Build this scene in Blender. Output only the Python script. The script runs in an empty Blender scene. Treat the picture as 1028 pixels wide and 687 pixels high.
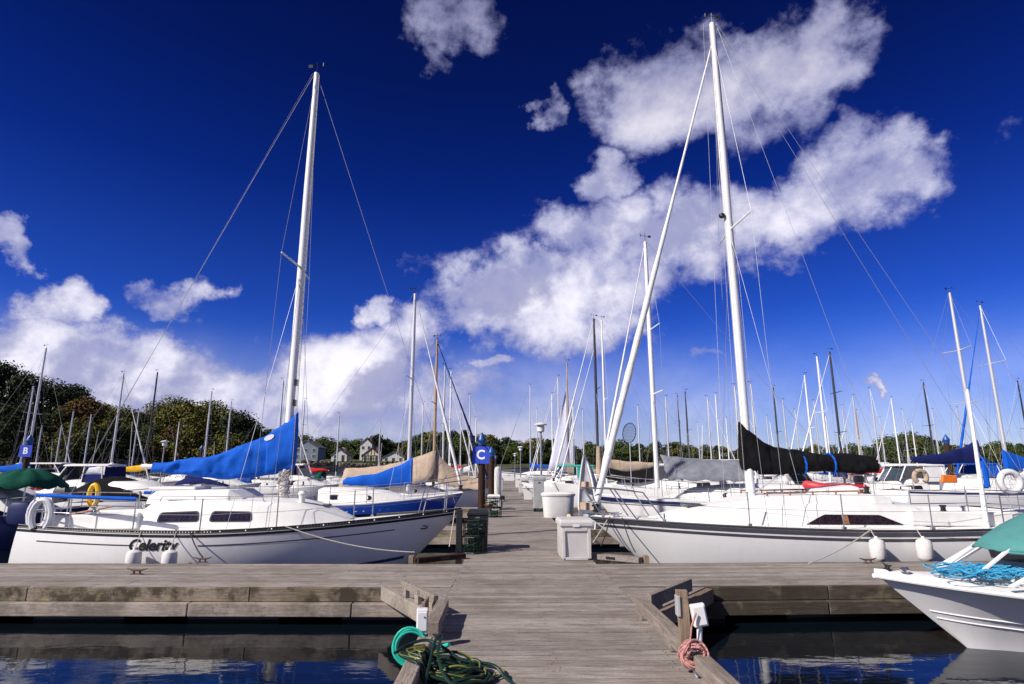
import bpy, math, random
from math import sin, cos, pi, radians, atan2, asin, sqrt
from mathutils import Vector, Matrix, noise as mnoise

R = random.Random(7)
scene = bpy.context.scene
COL = scene.collection

# ------------------------------------------------------------------ camera
F, CX, CY = 594.0, 514.0, 343.5
PITCH, YAW = radians(12.2), radians(0.68)
EYE = Vector((0, 0, 2.07))
DECK = 0.47
cd = bpy.data.cameras.new("camera"); cam = bpy.data.objects.new("camera", cd); COL.objects.link(cam)
cd.sensor_width = 36; cd.lens = F / 1028 * 36; cd.clip_end = 8000; cd.clip_start = 0.05
cam.location = EYE; cam.rotation_euler = (pi / 2 + PITCH, 0, -YAW)
scene.camera = cam

def raydir(px, py):
    f = Vector((sin(YAW) * cos(PITCH), cos(YAW) * cos(PITCH), sin(PITCH)))
    r = Vector((cos(YAW), -sin(YAW), 0)); u = r.cross(f)
    return (f * F + r * (px - CX) - u * (py - CY)).normalized()

def at(px, py, Y):
    d = raydir(px, py); return EYE + d * (Y / d.y)

def ondeck(px, py, z=DECK):
    d = raydir(px, py); return EYE + d * ((z - EYE.z) / d.z)

# ------------------------------------------------------------------ sun + sky
SUN_EL, SUN_DIR = radians(37), Vector((-0.85, -0.53, 0)).normalized()
sv = Vector((SUN_DIR.x * cos(SUN_EL), SUN_DIR.y * cos(SUN_EL), sin(SUN_EL)))
sl = bpy.data.lights.new("sun", 'SUN'); sl.energy = 5.0; sl.angle = radians(0.5); sl.color = (1.0, 0.93, 0.85)
so = bpy.data.objects.new("sun", sl); COL.objects.link(so)
so.rotation_euler = sv.to_track_quat('Z', 'Y').to_euler(); so.location = (-30, -20, 40)

world = bpy.data.worlds.new("World"); scene.world = world; world.use_nodes = True
wt = world.node_tree; wt.nodes.clear()
def WN(t, **k):
    n = wt.nodes.new(t)
    for a, b in k.items(): setattr(n, a, b)
    return n
def wl(a, b): wt.links.new(a, b)
def wmath(op, a, b=None, c=None, clamp=False):
    n = WN('ShaderNodeMath', operation=op, use_clamp=clamp)
    for i, v in enumerate((a, b, c)):
        if v is None: continue
        if isinstance(v, (int, float)): n.inputs[i].default_value = v
        else: wl(v, n.inputs[i])
    return n.outputs[0]
def wmap(v, a, b, c, d, smooth=True):
    n = WN('ShaderNodeMapRange'); n.interpolation_type = 'SMOOTHSTEP' if smooth else 'LINEAR'
    wl(v, n.inputs[0])
    for i, x in enumerate((a, b, c, d)): n.inputs[i + 1].default_value = x
    return n.outputs[0]
def wmix(f, a, b, bt='MIX'):
    n = WN('ShaderNodeMix', data_type='RGBA', blend_type=bt)
    if isinstance(f, float): n.inputs[0].default_value = f
    else: wl(f, n.inputs[0])
    for i, v in ((6, a), (7, b)):
        if isinstance(v, tuple): n.inputs[i].default_value = (*v, 1)
        else: wl(v, n.inputs[i])
    return n.outputs[2]
SKYS = 0.10
sky = WN('ShaderNodeTexSky', sky_type='NISHITA'); sky.sun_disc = False
sky.sun_elevation = SUN_EL; sky.sun_rotation = atan2(SUN_DIR.x, SUN_DIR.y); sky.ozone_density = 3; sky.dust_density = 0.3; sky.air_density = 1.0
tc = WN('ShaderNodeTexCoord'); sep = WN('ShaderNodeSeparateXYZ'); wl(tc.outputs['Generated'], sep.inputs[0])
az = wmath('ARCTAN2', sep.outputs[0], sep.outputs[1]); el = wmath('ARCSINE', sep.outputs[2])
cmb0 = WN('ShaderNodeCombineXYZ'); wl(az, cmb0.inputs[0]); wl(el, cmb0.inputs[1])
# ragged outlines: bend the cloud shapes with turbulence
wpn = WN('ShaderNodeTexNoise'); wl(tc.outputs['Generated'], wpn.inputs['Vector']); wpn.inputs['Scale'].default_value = 9.0; wpn.inputs['Detail'].default_value = 7; wpn.inputs['Roughness'].default_value = .6
wps = WN('ShaderNodeVectorMath', operation='SUBTRACT'); wl(wpn.outputs['Color'], wps.inputs[0]); wps.inputs[1].default_value = (.5, .5, .5)
wpm = WN('ShaderNodeVectorMath', operation='MULTIPLY'); wl(wps.outputs[0], wpm.inputs[0]); wpm.inputs[1].default_value = (.26, .15, 0)
cmb = WN('ShaderNodeVectorMath', operation='ADD'); wl(cmb0.outputs[0], cmb.inputs[0]); wl(wpm.outputs[0], cmb.inputs[1])
CLOUDS = [  # px, py, half-width, half-height, weight
    (52, 298, 70, 40, 1.05), (12, 228, 42, 34, .95), (130, 385, 240, 62, 1.05), (350, 385, 140, 56, 1.0), (40, 345, 120, 40, 1.0), (172, 298, 52, 28, .88), (368, 313, 30, 16, .85),
    (460, 22, 75, 45, .72), (440, 60, 30, 30, .5), (548, 302, 135, 62, 1.08), (500, 365, 30, 10, .72), (545, 102, 26, 30, .8), (615, 175, 46, 32, .72),
    (560, 225, 70, 36, .7), (680, 90, 150, 82, .9), (800, 60, 115, 75, .7), (850, 185, 118, 78, .84), (720, 235, 150, 60, .98), (600, 235, 110, 50, .8),
    (905, 150, 60, 36, .6), (640, 60, 70, 60, .62), (885, 380, 24, 9, .7), (720, 352, 26, 9, .55), (262, 347, 20, 9, .7),
    (110, 350, 160, 40, .95), (260, 395, 180, 45, .95), (400, 350, 78, 42, .9), (445, 395, 90, 40, .8), (60, 330, 90, 30, .8),
    (620, 280, 120, 50, .8), (770, 120, 90, 60, .6), (990, 340, 50, 14, .35),
]
def azel(px, py):
    d = raydir(px, py); return atan2(d.x, d.y), asin(d.z)
acc = None
for px, py, hw, hh, w in CLOUDS:
    a0, e0 = azel(px, py); a1, _ = azel(px + hw, py); _, e1 = azel(px, py - hh)
    s = WN('ShaderNodeVectorMath', operation='SUBTRACT'); wl(cmb.outputs[0], s.inputs[0]); s.inputs[1].default_value = (a0, e0, 0)
    m = WN('ShaderNodeVectorMath', operation='MULTIPLY'); wl(s.outputs[0], m.inputs[0]); m.inputs[1].default_value = (1 / abs(a1 - a0), 1 / abs(e1 - e0), 0)
    ln = WN('ShaderNodeVectorMath', operation='LENGTH'); wl(m.outputs[0], ln.inputs[0])
    v = wmap(ln.outputs['Value'], 0.25, 1.45, w, 0.0)
    acc = v if acc is None else wmath('MAXIMUM', acc, v)
# clouds outside the photographed part of the sky
wn = WN('ShaderNodeTexNoise'); wl(tc.outputs['Generated'], wn.inputs['Vector']); wn.inputs['Scale'].default_value = 2.6
out_az = wmap(wmath('ABSOLUTE', az), 0.85, 1.2, 0.0, 1.0)
acc = wmath('MAXIMUM', acc, wmath('MULTIPLY', out_az, wmap(wn.outputs[0], 0.45, 0.65, 0.0, 0.9)))
# cloud layer coordinates
cv = WN('ShaderNodeCombineXYZ'); wl(sep.outputs[0], cv.inputs[0]); wl(sep.outputs[1], cv.inputs[1]); wl(wmath('MULTIPLY', sep.outputs[2], 1.15), cv.inputs[2])
def fbm(off, scale, rough, detail=9.0, dist=0.0):
    o = WN('ShaderNodeVectorMath', operation='ADD'); wl(cv.outputs[0], o.inputs[0]); o.inputs[1].default_value = off
    n = WN('ShaderNodeTexNoise'); wl(o.outputs[0], n.inputs['Vector']); n.inputs['Scale'].default_value = scale
    n.inputs['Detail'].default_value = detail; n.inputs['Roughness'].default_value = rough; n.inputs['Distortion'].default_value = dist
    return n.outputs[0]
n1 = fbm((3.1, 1.7, 0.4), 5.2, 0.57, 14.0, 0.1)
n2 = fbm((3.1 - 0.035, 1.7, 0.4 + 0.05), 5.2, 0.52, 6.0, 0.1)
n3 = fbm((9.0, 4.0, 2.0), 19.0, 0.6, 12.0, 0.0)
dens = wmath('ADD', acc, wmath('MULTIPLY', wmath('SUBTRACT', n1, 0.5), 1.7))
dens = wmath('ADD', dens, wmath('MULTIPLY', wmath('SUBTRACT', n3, 0.5), 0.9))
mask = wmath('MULTIPLY', wmap(dens, 0.40, 0.80, 0.0, 1.0), wmap(el, 0.35, 0.8, 1.0, 0.80))
band = wmath('MULTIPLY', wmap(el, 0.05, 0.23, 0.95, 0.0), wmap(az, -0.1, 0.55, 1.0, 0.45))
band = wmath('MULTIPLY', band, wmap(n1, 0.25, 0.6, 0.55, 1.0))
# clear-sky colour: sky texture, deepened the way a polarised autumn sky is
elc = WN('ShaderNodeValToRGB'); wl(wmath('MULTIPLY', el, 1.0), elc.inputs[0])
cr = elc.color_ramp; cr.elements[0].position = 0.0; cr.elements[0].color = (0.42, 0.48, 0.72, 1)
cr.elements[1].position = 0.85; cr.elements[1].color = (0.006, 0.020, 0.125, 1)
for p, c in ((0.10, (0.17, 0.28, 0.68, 1)), (0.25, (0.048, 0.135, 0.52, 1)), (0.45, (0.014, 0.058, 0.32, 1)), (0.62, (0.009, 0.034, 0.20, 1))):
    e = cr.elements.new(p); e.color = c
skyn = wmix(1.0, sky.outputs[0], elc.outputs[0], 'MULTIPLY')
skyc = WN('ShaderNodeVectorMath', operation='SCALE'); wl(skyn, skyc.inputs[0]); skyc.inputs['Scale'].default_value = 1.5
shade = wmap(wmath('SUBTRACT', n1, n2), -0.10, 0.05, 0.0, 1.0)
thick = wmap(dens, 0.5, 1.35, 0.0, 1.0)
ccol = wmix(shade, (3.8, 3.8, 5.3), (8.8, 8.5, 9.2))
ccol = wmix(thick, (2.6, 2.8, 5.0), ccol)
ccol = wmix(wmap(el, 0.35, 0.85, 0.0, 0.5), ccol, (2.6, 2.5, 3.9))
bcol = wmix(wmap(n1, 0.35, 0.65, 0.0, 1.0), (3.3, 3.4, 4.9), (5.6, 5.5, 6.6))
full = wmix(band, skyc.outputs[0], bcol)
full = wmix(wmath('MULTIPLY', mask, 0.95), full, ccol)
bg = WN('ShaderNodeBackground'); bg.inputs[1].default_value = SKYS; wl(full, bg.inputs[0])
wo = WN('ShaderNodeOutputWorld'); wl(bg.outputs[0], wo.inputs[0])

vs = scene.view_settings; vs.view_transform = 'Standard'; vs.look = 'None'; vs.exposure = 0.30; vs.gamma = 1.0; vs.use_curve_mapping = False

# ------------------------------------------------------------------ materials
def mat(name, col, rough=0.5, metal=0.0, var=0.12, scale=4.0, bump=0.0, bscale=20.0, stretch=(1, 1, 1), dark=None, dirt=0.0, isl=0.0, coat=0.0, spec=0.5):
    m = bpy.data.materials.new(name); m.use_nodes = True; nt = m.node_tree; b = nt.nodes['Principled BSDF']
    b.inputs['Roughness'].default_value = rough; b.inputs['Metallic'].default_value = metal
    b.inputs['Coat Weight'].default_value = coat; b.inputs['Specular IOR Level'].default_value = spec
    t = nt.nodes.new('ShaderNodeTexCoord'); mp = nt.nodes.new('ShaderNodeMapping'); mp.inputs['Scale'].default_value = stretch
    nt.links.new(t.outputs['Object'], mp.inputs[0])
    n = nt.nodes.new('ShaderNodeTexNoise'); n.inputs['Scale'].default_value = scale; n.inputs['Detail'].default_value = 8; n.inputs['Roughness'].default_value = 0.6
    nt.links.new(mp.outputs[0], n.inputs['Vector'])
    r = nt.nodes.new('ShaderNodeMapRange'); r.inputs[1].default_value = 0.3; r.inputs[2].default_value = 0.7
    nt.links.new(n.outputs[0], r.inputs[0])
    mx = nt.nodes.new('ShaderNodeMix'); mx.data_type = 'RGBA'
    d = dark or tuple(c * (1 - 2 * var) for c in col)
    mx.inputs[6].default_value = (*d, 1); mx.inputs[7].default_value = (*[min(1, c * (1 + var * .4)) for c in col], 1)
    nt.links.new(r.outputs[0], mx.inputs[0]); out = mx.outputs[2]
    if dirt:
        n2 = nt.nodes.new('ShaderNodeTexNoise'); n2.inputs['Scale'].default_value = 2.2; n2.inputs['Detail'].default_value = 10; n2.inputs['Roughness'].default_value = .7
        mp2 = nt.nodes.new('ShaderNodeMapping'); mp2.inputs['Scale'].default_value = (3, 3, 0.7); nt.links.new(t.outputs['Object'], mp2.inputs[0]); nt.links.new(mp2.outputs[0], n2.inputs['Vector'])
        r2 = nt.nodes.new('ShaderNodeMapRange'); r2.inputs[1].default_value = .52; r2.inputs[2].default_value = .78; r2.inputs[4].default_value = dirt; nt.links.new(n2.outputs[0], r2.inputs[0])
        m3 = nt.nodes.new('ShaderNodeMix'); m3.data_type = 'RGBA'; nt.links.new(r2.outputs[0], m3.inputs[0]); nt.links.new(out, m3.inputs[6]); m3.inputs[7].default_value = (col[0] * .45, col[1] * .42, col[2] * .36, 1)
        out = m3.outputs[2]
    if isl:
        g = nt.nodes.new('ShaderNodeNewGeometry'); r3 = nt.nodes.new('ShaderNodeMapRange'); r3.inputs[3].default_value = 1 - isl; r3.inputs[4].default_value = 1 + isl
        nt.links.new(g.outputs['Random Per Island'], r3.inputs[0])
        vm = nt.nodes.new('ShaderNodeVectorMath'); vm.operation = 'SCALE'; nt.links.new(out, vm.inputs[0]); nt.links.new(r3.outputs[0], vm.inputs['Scale']); out = vm.outputs[0]
    nt.links.new(out, b.inputs['Base Color'])
    if bump:
        nb = nt.nodes.new('ShaderNodeTexNoise'); nb.inputs['Scale'].default_value = bscale; nb.inputs['Detail'].default_value = 6
        nt.links.new(mp.outputs[0], nb.inputs['Vector']); bp = nt.nodes.new('ShaderNodeBump'); bp.inputs['Strength'].default_value = min(1, bump); bp.inputs['Distance'].default_value = 0.02 * max(1, bump)
        nt.links.new(nb.outputs[0], bp.inputs['Height']); nt.links.new(bp.outputs[0], b.inputs['Normal'])
    return m

def wood_mat(name, axis, base=(0.31, 0.265, 0.225), dark=(0.13, 0.105, 0.085), moss=0.0, isl=0.22, knots=0.0):
    """weathered plank, grain along `axis`"""
    m = bpy.data.materials.new(name); m.use_nodes = True; nt = m.node_tree; b = nt.nodes['Principled BSDF']; b.inputs['Roughness'].default_value = .85
    b.inputs['Specular IOR Level'].default_value = .25
    L = nt.links.new
    t = nt.nodes.new('ShaderNodeTexCoord'); g = nt.nodes.new('ShaderNodeNewGeometry')
    off = nt.nodes.new('ShaderNodeVectorMath'); off.operation = 'SCALE'; off.inputs[0].default_value = (17, 31, 13); L(g.outputs['Random Per Island'], off.inputs['Scale'])
    ad = nt.nodes.new('ShaderNodeVectorMath'); ad.operation = 'ADD'; L(t.outputs['Object'], ad.inputs[0]); L(off.outputs[0], ad.inputs[1])
    def nz(sc, st, det=8, ro=.6):
        mp = nt.nodes.new('ShaderNodeMapping'); s = [st * 16] * 3; s[axis] = st; mp.inputs['Scale'].default_value = s; L(ad.outputs[0], mp.inputs[0])
        n = nt.nodes.new('ShaderNodeTexNoise'); n.inputs['Scale'].default_value = sc; n.inputs['Detail'].default_value = det; n.inputs['Roughness'].default_value = ro; L(mp.outputs[0], n.inputs['Vector']); return n.outputs[0]
    def rng(v, a, bb, c=0, d=1):
        r = nt.nodes.new('ShaderNodeMapRange'); L(v, r.inputs[0])
        for i, x in enumerate((a, bb, c, d)): r.inputs[i + 1].default_value = x
        return r.outputs[0]
    def mix(f, a, bb):
        x = nt.nodes.new('ShaderNodeMix'); x.data_type = 'RGBA'
        L(f, x.inputs[0])
        for i, v in ((6, a), (7, bb)):
            if isinstance(v, tuple): x.inputs[i].default_value = (*v, 1)
            else: L(v, x.inputs[i])
        return x.outputs[2]
    grain = nz(1.5, 2.4, 10, .66); fine = nz(6, 3.0, 8, .7)
    c = mix(rng(grain, .3, .62), dark, base)
    c = mix(rng(fine, .5, .72, 0, .55), c, tuple(min(1, x * 1.35) for x in base))
    nb = nt.nodes.new('ShaderNodeTexNoise'); nb.inputs['Scale'].default_value = 1.3; nb.inputs['Detail'].default_value = 9; nb.inputs['Roughness'].default_value = .7; L(t.outputs['Object'], nb.inputs['Vector'])
    c = mix(rng(nb.outputs[0], .47, .66, 0, .75), c, (base[0] * .48, base[1] * .44, base[2] * .40))
    ns = nt.nodes.new('ShaderNodeTexNoise'); ns.inputs['Scale'].default_value = 34; ns.inputs['Detail'].default_value = 6; ns.inputs['Roughness'].default_value = .75; L(t.outputs['Object'], ns.inputs['Vector'])
    c = mix(rng(ns.outputs[0], .54, .68, 0, .7), c, (base[0] * .35, base[1] * .33, base[2] * .30))
    # dark specks: knots, old nail holes, droppings
    v = nt.nodes.new('ShaderNodeTexVoronoi'); v.inputs['Scale'].default_value = 4.6; mpv = nt.nodes.new('ShaderNodeMapping'); s = [2.2] * 3; s[axis] = 1.0; mpv.inputs['Scale'].default_value = s
    L(t.outputs['Object'], mpv.inputs[0]); L(mpv.outputs[0], v.inputs['Vector'])
    c = mix(rng(v.outputs['Distance'], .05, .11, .75, 0), c, (.05, .04, .035))
    if moss:
        n4 = nt.nodes.new('ShaderNodeTexNoise'); n4.inputs['Scale'].default_value = 1.9; n4.inputs['Detail'].default_value = 10; n4.inputs['Roughness'].default_value = .72; L(t.outputs['Object'], n4.inputs['Vector'])
        c = mix(rng(n4.outputs[0], .46, .58, 0, moss), c, (.045, .035, .022))
        n5 = nt.nodes.new('ShaderNodeTexNoise'); n5.inputs['Scale'].default_value = 4.4; n5.inputs['Detail'].default_value = 10; L(ad.outputs[0], n5.inputs['Vector'])
        c = mix(rng(n5.outputs[0], .58, .72, 0, moss * .6), c, (.30, .28, .16))
    vm = nt.nodes.new('ShaderNodeVectorMath'); vm.operation = 'SCALE'; L(c, vm.inputs[0]); L(rng(g.outputs['Random Per Island'], 0, 1, 1 - isl, 1 + isl), vm.inputs['Scale'])
    L(vm.outputs[0], b.inputs['Base Color'])
    bp = nt.nodes.new('ShaderNodeBump'); bp.inputs['Strength'].default_value = .7; bp.inputs['Distance'].default_value = .008; L(grain, bp.inputs['Height'])
    bp2 = nt.nodes.new('ShaderNodeBump'); bp2.inputs['Strength'].default_value = .5; bp2.inputs['Distance'].default_value = .004; L(fine, bp2.inputs['Height']); L(bp.outputs[0], bp2.inputs['Normal'])
    L(bp2.outputs[0], b.inputs['Normal'])
    return m

WOODX = wood_mat("wood_x", 0, (.36, .32, .29), (.085, .073, .064), isl=.20); WOODY = wood_mat("wood_y", 1, (.33, .28, .24))
WOODF_SHADE = wood_mat("wood_fascia_shaded", 0, (.085, .07, .055), (.025, .02, .017), moss=.5, isl=.2)  # right finger timbers: dimness of grazing light put into the wood colour
WOODF = wood_mat("wood_fascia", 0, (.27, .225, .17), (.09, .07, .05), moss=.95, isl=.2)
WOODL = wood_mat("wood_fascia_low", 0, (.38, .33, .29), (.19, .16, .13), moss=.45, isl=.12)
WOODP = wood_mat("wood_post", 2, (.33, .25, .18), (.16, .11, .075))
WOODPILE = wood_mat("wood_pile", 2, (.05, .026, .018), (.02, .011, .009))
WHITE = mat("gelcoat_white", (.82, .81, .80), .2, var=.03, scale=1.5, dirt=.13, coat=.3)
WHITED = mat("deck_white", (.80, .79, .76), .5, var=.05, scale=6, dirt=.14)
GREYW = mat("gelcoat_grey", (.60, .61, .64), .3, var=.05, dirt=.15)
BLUEH = mat("gelcoat_blue", (.015, .065, .38), .18, var=.06, coat=.4)
NAVY = mat("navy", (.012, .02, .09), .4, var=.1)
BLACK = mat("black", (.012, .012, .014), .45, var=.1)
DKGREY = mat("dark_grey", (.05, .05, .055), .5)
STRIPEG = mat("stripe_grey", (.07, .07, .085), .35, var=.08)
GLASS = mat("dark_window", (.035, .022, .028), .10, var=.45, scale=5, stretch=(9, 9, .3))
GLASSB = mat("tinted_window", (.05, .07, .09), .08, var=.2, scale=3)
ALU = mat("mast_silver", (.62, .62, .63), .38, .35, var=.06, scale=2, stretch=(1, 1, .1))
ALUW = mat("mast_white", (.80, .80, .80), .35, 0, var=.05, scale=2, stretch=(1, 1, .2))
ALUD = mat("mast_black", (.03, .03, .035), .4, 0, var=.06)
ALUT = mat("mast_wood", (.42, .28, .16), .4, 0, var=.15, scale=3, stretch=(6, 6, .5))
STEEL = mat("stainless", (.55, .55, .56), .22, .9, var=.06)
WIRE = mat("wire", (.34, .34, .36), .45, .5, var=.05)
CBLUE = mat("canvas_blue", (.006, .10, .54), .8, var=.10, scale=3, bump=.9, bscale=4, spec=.15)
CNAVY = mat("canvas_navy", (.012, .018, .10), .85, var=.12, bump=.8, bscale=5, spec=.1)
CBLACK = mat("canvas_black", (.010, .010, .012), .9, var=.2, bump=.9, bscale=5, spec=.1)
CTAN = mat("canvas_tan", (.46, .36, .27), .85, var=.12, bump=.8, bscale=4, spec=.1)
CYEL = mat("canvas_yellow", (.80, .46, .02), .8, var=.12, bump=.8, bscale=6, spec=.1)
CGREEN = mat("canvas_green", (.008, .075, .05), .85, var=.12, bump=.5, bscale=5, spec=.1)
CTEAL = mat("canvas_teal", (.085, .27, .26), .8, var=.08, bump=.35, bscale=6, spec=.15)
CTURQ = mat("canvas_turquoise", (.02, .42, .36), .8, var=.12, bump=.5, spec=.1)
CGREY = mat("canvas_grey", (.22, .23, .27), .85, var=.15, bump=.8, bscale=4, spec=.1)
CLGREY = mat("canvas_lightgrey", (.50, .52, .56), .8, var=.1, bump=.6, bscale=4, spec=.1)
CRED = mat("canvas_red", (.62, .02, .015), .7, var=.12, bump=.6, bscale=6, spec=.2)
CWHITE = mat("canvas_white", (.74, .74, .74), .75, var=.08, bump=.8, bscale=6, spec=.15)
CORANGE = mat("canvas_orange", (.85, .19, .02), .6, var=.1)
COVERS = dict(blue=CBLUE, navy=CNAVY, black=CBLACK, tan=CTAN, yellow=CYEL, green=CGREEN, teal=CTURQ, grey=CGREY, red=CRED, white=CWHITE)
SAILL = mat("sail_lilac", (.55, .56, .68), .7, var=.06, bump=.5, bscale=2)
RUBRED = mat("rubber_red", (.55, .03, .04), .5, var=.12)
FENDW = mat("fender_white", (.74, .72, .70), .4, var=.08, scale=12, dirt=.55)
ROPEW = mat("rope_white", (.60, .56, .50), .9, var=.25, scale=60, bump=.6, bscale=120)
ROPEK = mat("rope_black", (.03, .03, .04), .9, var=.25, scale=60)
ROPEP = mat("rope_pink", (.62, .30, .27), .85, var=.3, scale=50, bump=.6, bscale=100)
ROPEBL = mat("rope_blue", (.05, .42, .72), .8, var=.3, scale=40, bump=.6, bscale=100)
HOSEG = mat("hose_green", (.005, .03, .018), .42, var=.2, scale=9)
HOSEY = mat("hose_yellow", (.26, .24, .03), .4, var=.2, scale=9)
HOSET = mat("hose_turquoise", (.02, .48, .36), .4, var=.12, scale=9)
PLBOX = mat("plastic_beige", (.56, .54, .52), .5, var=.06, bump=.25, bscale=90, dirt=.25)
PLWHITE = mat("plastic_white", (.72, .72, .72), .45, var=.05, dirt=.2)
PLGREY = mat("plastic_grey", (.40, .41, .41), .5, var=.1, dirt=.25)
PAINTW = mat("paint_white", (.74, .73, .70), .5, var=.06, dirt=.35)
GALV = mat("galvanised", (.36, .37, .38), .45, .6, var=.2, scale=15)
RUST = mat("rust", (.12, .07, .05), .8, var=.3, scale=30)
SIGNB = mat("sign_blue", (.02, .06, .50), .45, var=.05)
CAPB = mat("cap_blue", (.01, .08, .30), .4, var=.12)
LETW = mat("letter_white", (.80, .80, .80), .5, var=.02)
LETK = mat("letter_black", (.01, .01, .01), .4, var=.02)
TEAK = mat("teak", (.30, .13, .06), .6, var=.2, stretch=(1, 8, 8))
LAMPG = mat("lamp_glass", (.70, .72, .70), .3, var=.03)
ROOFG = mat("roof_shingle", (.10, .10, .11), .8, var=.25, scale=3)
ROOFB = mat("roof_brown", (.14, .08, .06), .8, var=.25, scale=3)
WALLC = mat("wall_cream", (.58, .50, .34), .8, var=.1, scale=1)
WALLW = mat("wall_white", (.50, .49, .46), .7, var=.06, scale=1)
WALLG = mat("wall_grey", (.16, .20, .25), .8, var=.12, scale=1)
TIMBER = mat("timber_dark", (.03, .025, .02), .7)
NETK = mat("net_black", (.02, .02, .022), .7)
BARK = mat("bark", (.09, .07, .05), .9, var=.3, scale=3, stretch=(4, 4, 1))
ORYEL = mat("buoy_yellow", (.85, .50, .02), .45, var=.08)

# ------------------------------------------------------------------ mesh helpers
class MB:
    def __init__(s): s.v = []; s.f = []
    def quad(s, a, b, c, d):
        n = len(s.v); s.v += [tuple(a), tuple(b), tuple(c), tuple(d)]; s.f.append((n, n + 1, n + 2, n + 3))
    def poly(s, pts):
        n = len(s.v); s.v += [tuple(p) for p in pts]; s.f.append(tuple(range(n, n + len(pts))))
    def box(s, c, size, rz=0.0, M=None, tw=0.0):
        hx, hy, hz = [q / 2 for q in size]; n = len(s.v)
        for dz in (-1, 1):
            k = 1 - tw if dz > 0 else 1
            for dx, dy in ((-1, -1), (1, -1), (1, 1), (-1, 1)):
                x, y = dx * hx * k, dy * hy * k
                p = Vector((x * cos(rz) - y * sin(rz), x * sin(rz) + y * cos(rz), dz * hz))
                if M: p = M @ Vector((dx * hx, dy * hy, dz * hz))
                s.v.append((c[0] + p.x, c[1] + p.y, c[2] + p.z))
        s.f += [tuple(n + i for i in q) for q in ((3, 2, 1, 0), (4, 5, 6, 7), (0, 1, 5, 4), (1, 2, 6, 5), (2, 3, 7, 6), (3, 0, 4, 7))]
    def bar(s, a, b, w, h):
        """box beam from a to b, w horizontal, h vertical"""
        a, b = Vector(a), Vector(b); d = (b - a); L = d.length; d.normalize()
        side = d.cross(Vector((0, 0, 1)))
        if side.length < 1e-4: side = Vector((0, 1, 0))
        side.normalize(); up = side.cross(d)
        M = Matrix((d, side, up)).transposed(); s.box((a + b) / 2, (L, w, h), M=M)
    def tube(s, pts, r, n=6, closed=False):
        pts = [Vector(p) for p in pts]; N = len(pts); rs = r if isinstance(r, (list, tuple)) else [r] * N
        base = len(s.v); prev = None
        for i, p in enumerate(pts):
            if closed: t = pts[(i + 1) % N] - pts[i - 1]
            else: t = pts[min(i + 1, N - 1)] - pts[max(i - 1, 0)]
            if t.length < 1e-9: t = Vector((0, 0, 1))
            t.normalize()
            if prev is None:
                u = t.cross(Vector((0, 0, 1)));
                if u.length < 1e-3: u = t.cross(Vector((1, 0, 0)))
            else: u = prev - t * prev.dot(t)
            if u.length < 1e-6: u = t.cross(Vector((1, 0.3, 0)))
            u.normalize(); prev = u; w = t.cross(u)
            for k in range(n):
                a = 2 * pi * k / n; q = p + (u * cos(a) + w * sin(a)) * rs[i]; s.v.append(tuple(q))
        for i in range(N if closed else N - 1):
            for k in range(n):
                a = base + i * n + k; b = base + i * n + (k + 1) % n; j = ((i + 1) % N) * n
                s.f.append((a, b, base + j + (k + 1) % n, base + j + k))
        if not closed:
            s.f.append(tuple(base + k for k in reversed(range(n)))); s.f.append(tuple(base + (N - 1) * n + k for k in range(n)))
    def lathe(s, prof, c=(0, 0, 0), n=16, axis=2, sx=1, sy=1):
        base = len(s.v)
        for r, z in prof:
            for k in range(n):
                a = 2 * pi * k / n; x, y = r * cos(a) * sx, r * sin(a) * sy
                p = (x, y, z) if axis == 2 else ((z, x, y) if axis == 0 else (x, z, y))
                s.v.append((c[0] + p[0], c[1] + p[1], c[2] + p[2]))
        for i in range(len(prof) - 1):
            for k in range(n):
                a = base + i * n + k; b = base + i * n + (k + 1) % n; s.f.append((a, b, b + n, a + n))
        s.f.append(tuple(base + k for k in reversed(range(n)))); s.f.append(tuple(base + (len(prof) - 1) * n + k for k in range(n)))
    def grid(s, rows, closed=False):
        base = len(s.v); m = len(rows[0])
        for r in rows: s.v += [tuple(p) for p in r]
        for i in range(len(rows) - 1):
            for k in range(m if closed else m - 1):
                a = base + i * m + k; b = base + i * m + (k + 1) % m; s.f.append((a, b, b + m, a + m))
    def loft(s, rows):
        s.grid(rows, True); m = len(rows[0]); base = len(s.v) - m * len(rows)
        s.f.append(tuple(base + k for k in reversed(range(m)))); s.f.append(tuple(len(s.v) - m + k for k in range(m)))
    def build(s, name, m, parent=None, smooth=False, bevel=0.0, label=None, solid=0.0):
        me = bpy.data.meshes.new(name); me.from_pydata(s.v, [], s.f)
        me.materials.append(m)
        import bmesh
        bm = bmesh.new(); bm.from_mesh(me); bmesh.ops.recalc_face_normals(bm, faces=bm.faces); bm.to_mesh(me); bm.free()
        if smooth:
            me.polygons.foreach_set('use_smooth', [True] * len(me.polygons))
            try: me.set_sharp_from_angle(angle=radians(40))
            except Exception: pass
        o = bpy.data.objects.new(name, me); COL.objects.link(o)
        if parent is not None: o.parent = parent
        if bevel:
            b = o.modifiers.new('bevel', 'BEVEL'); b.width = bevel; b.segments = 2; b.limit_method = 'ANGLE'; b.harden_normals = False
        if solid:
            b = o.modifiers.new('solid', 'SOLIDIFY'); b.thickness = solid; b.offset = 0
        if label: o['label'] = label
        return o

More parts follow.
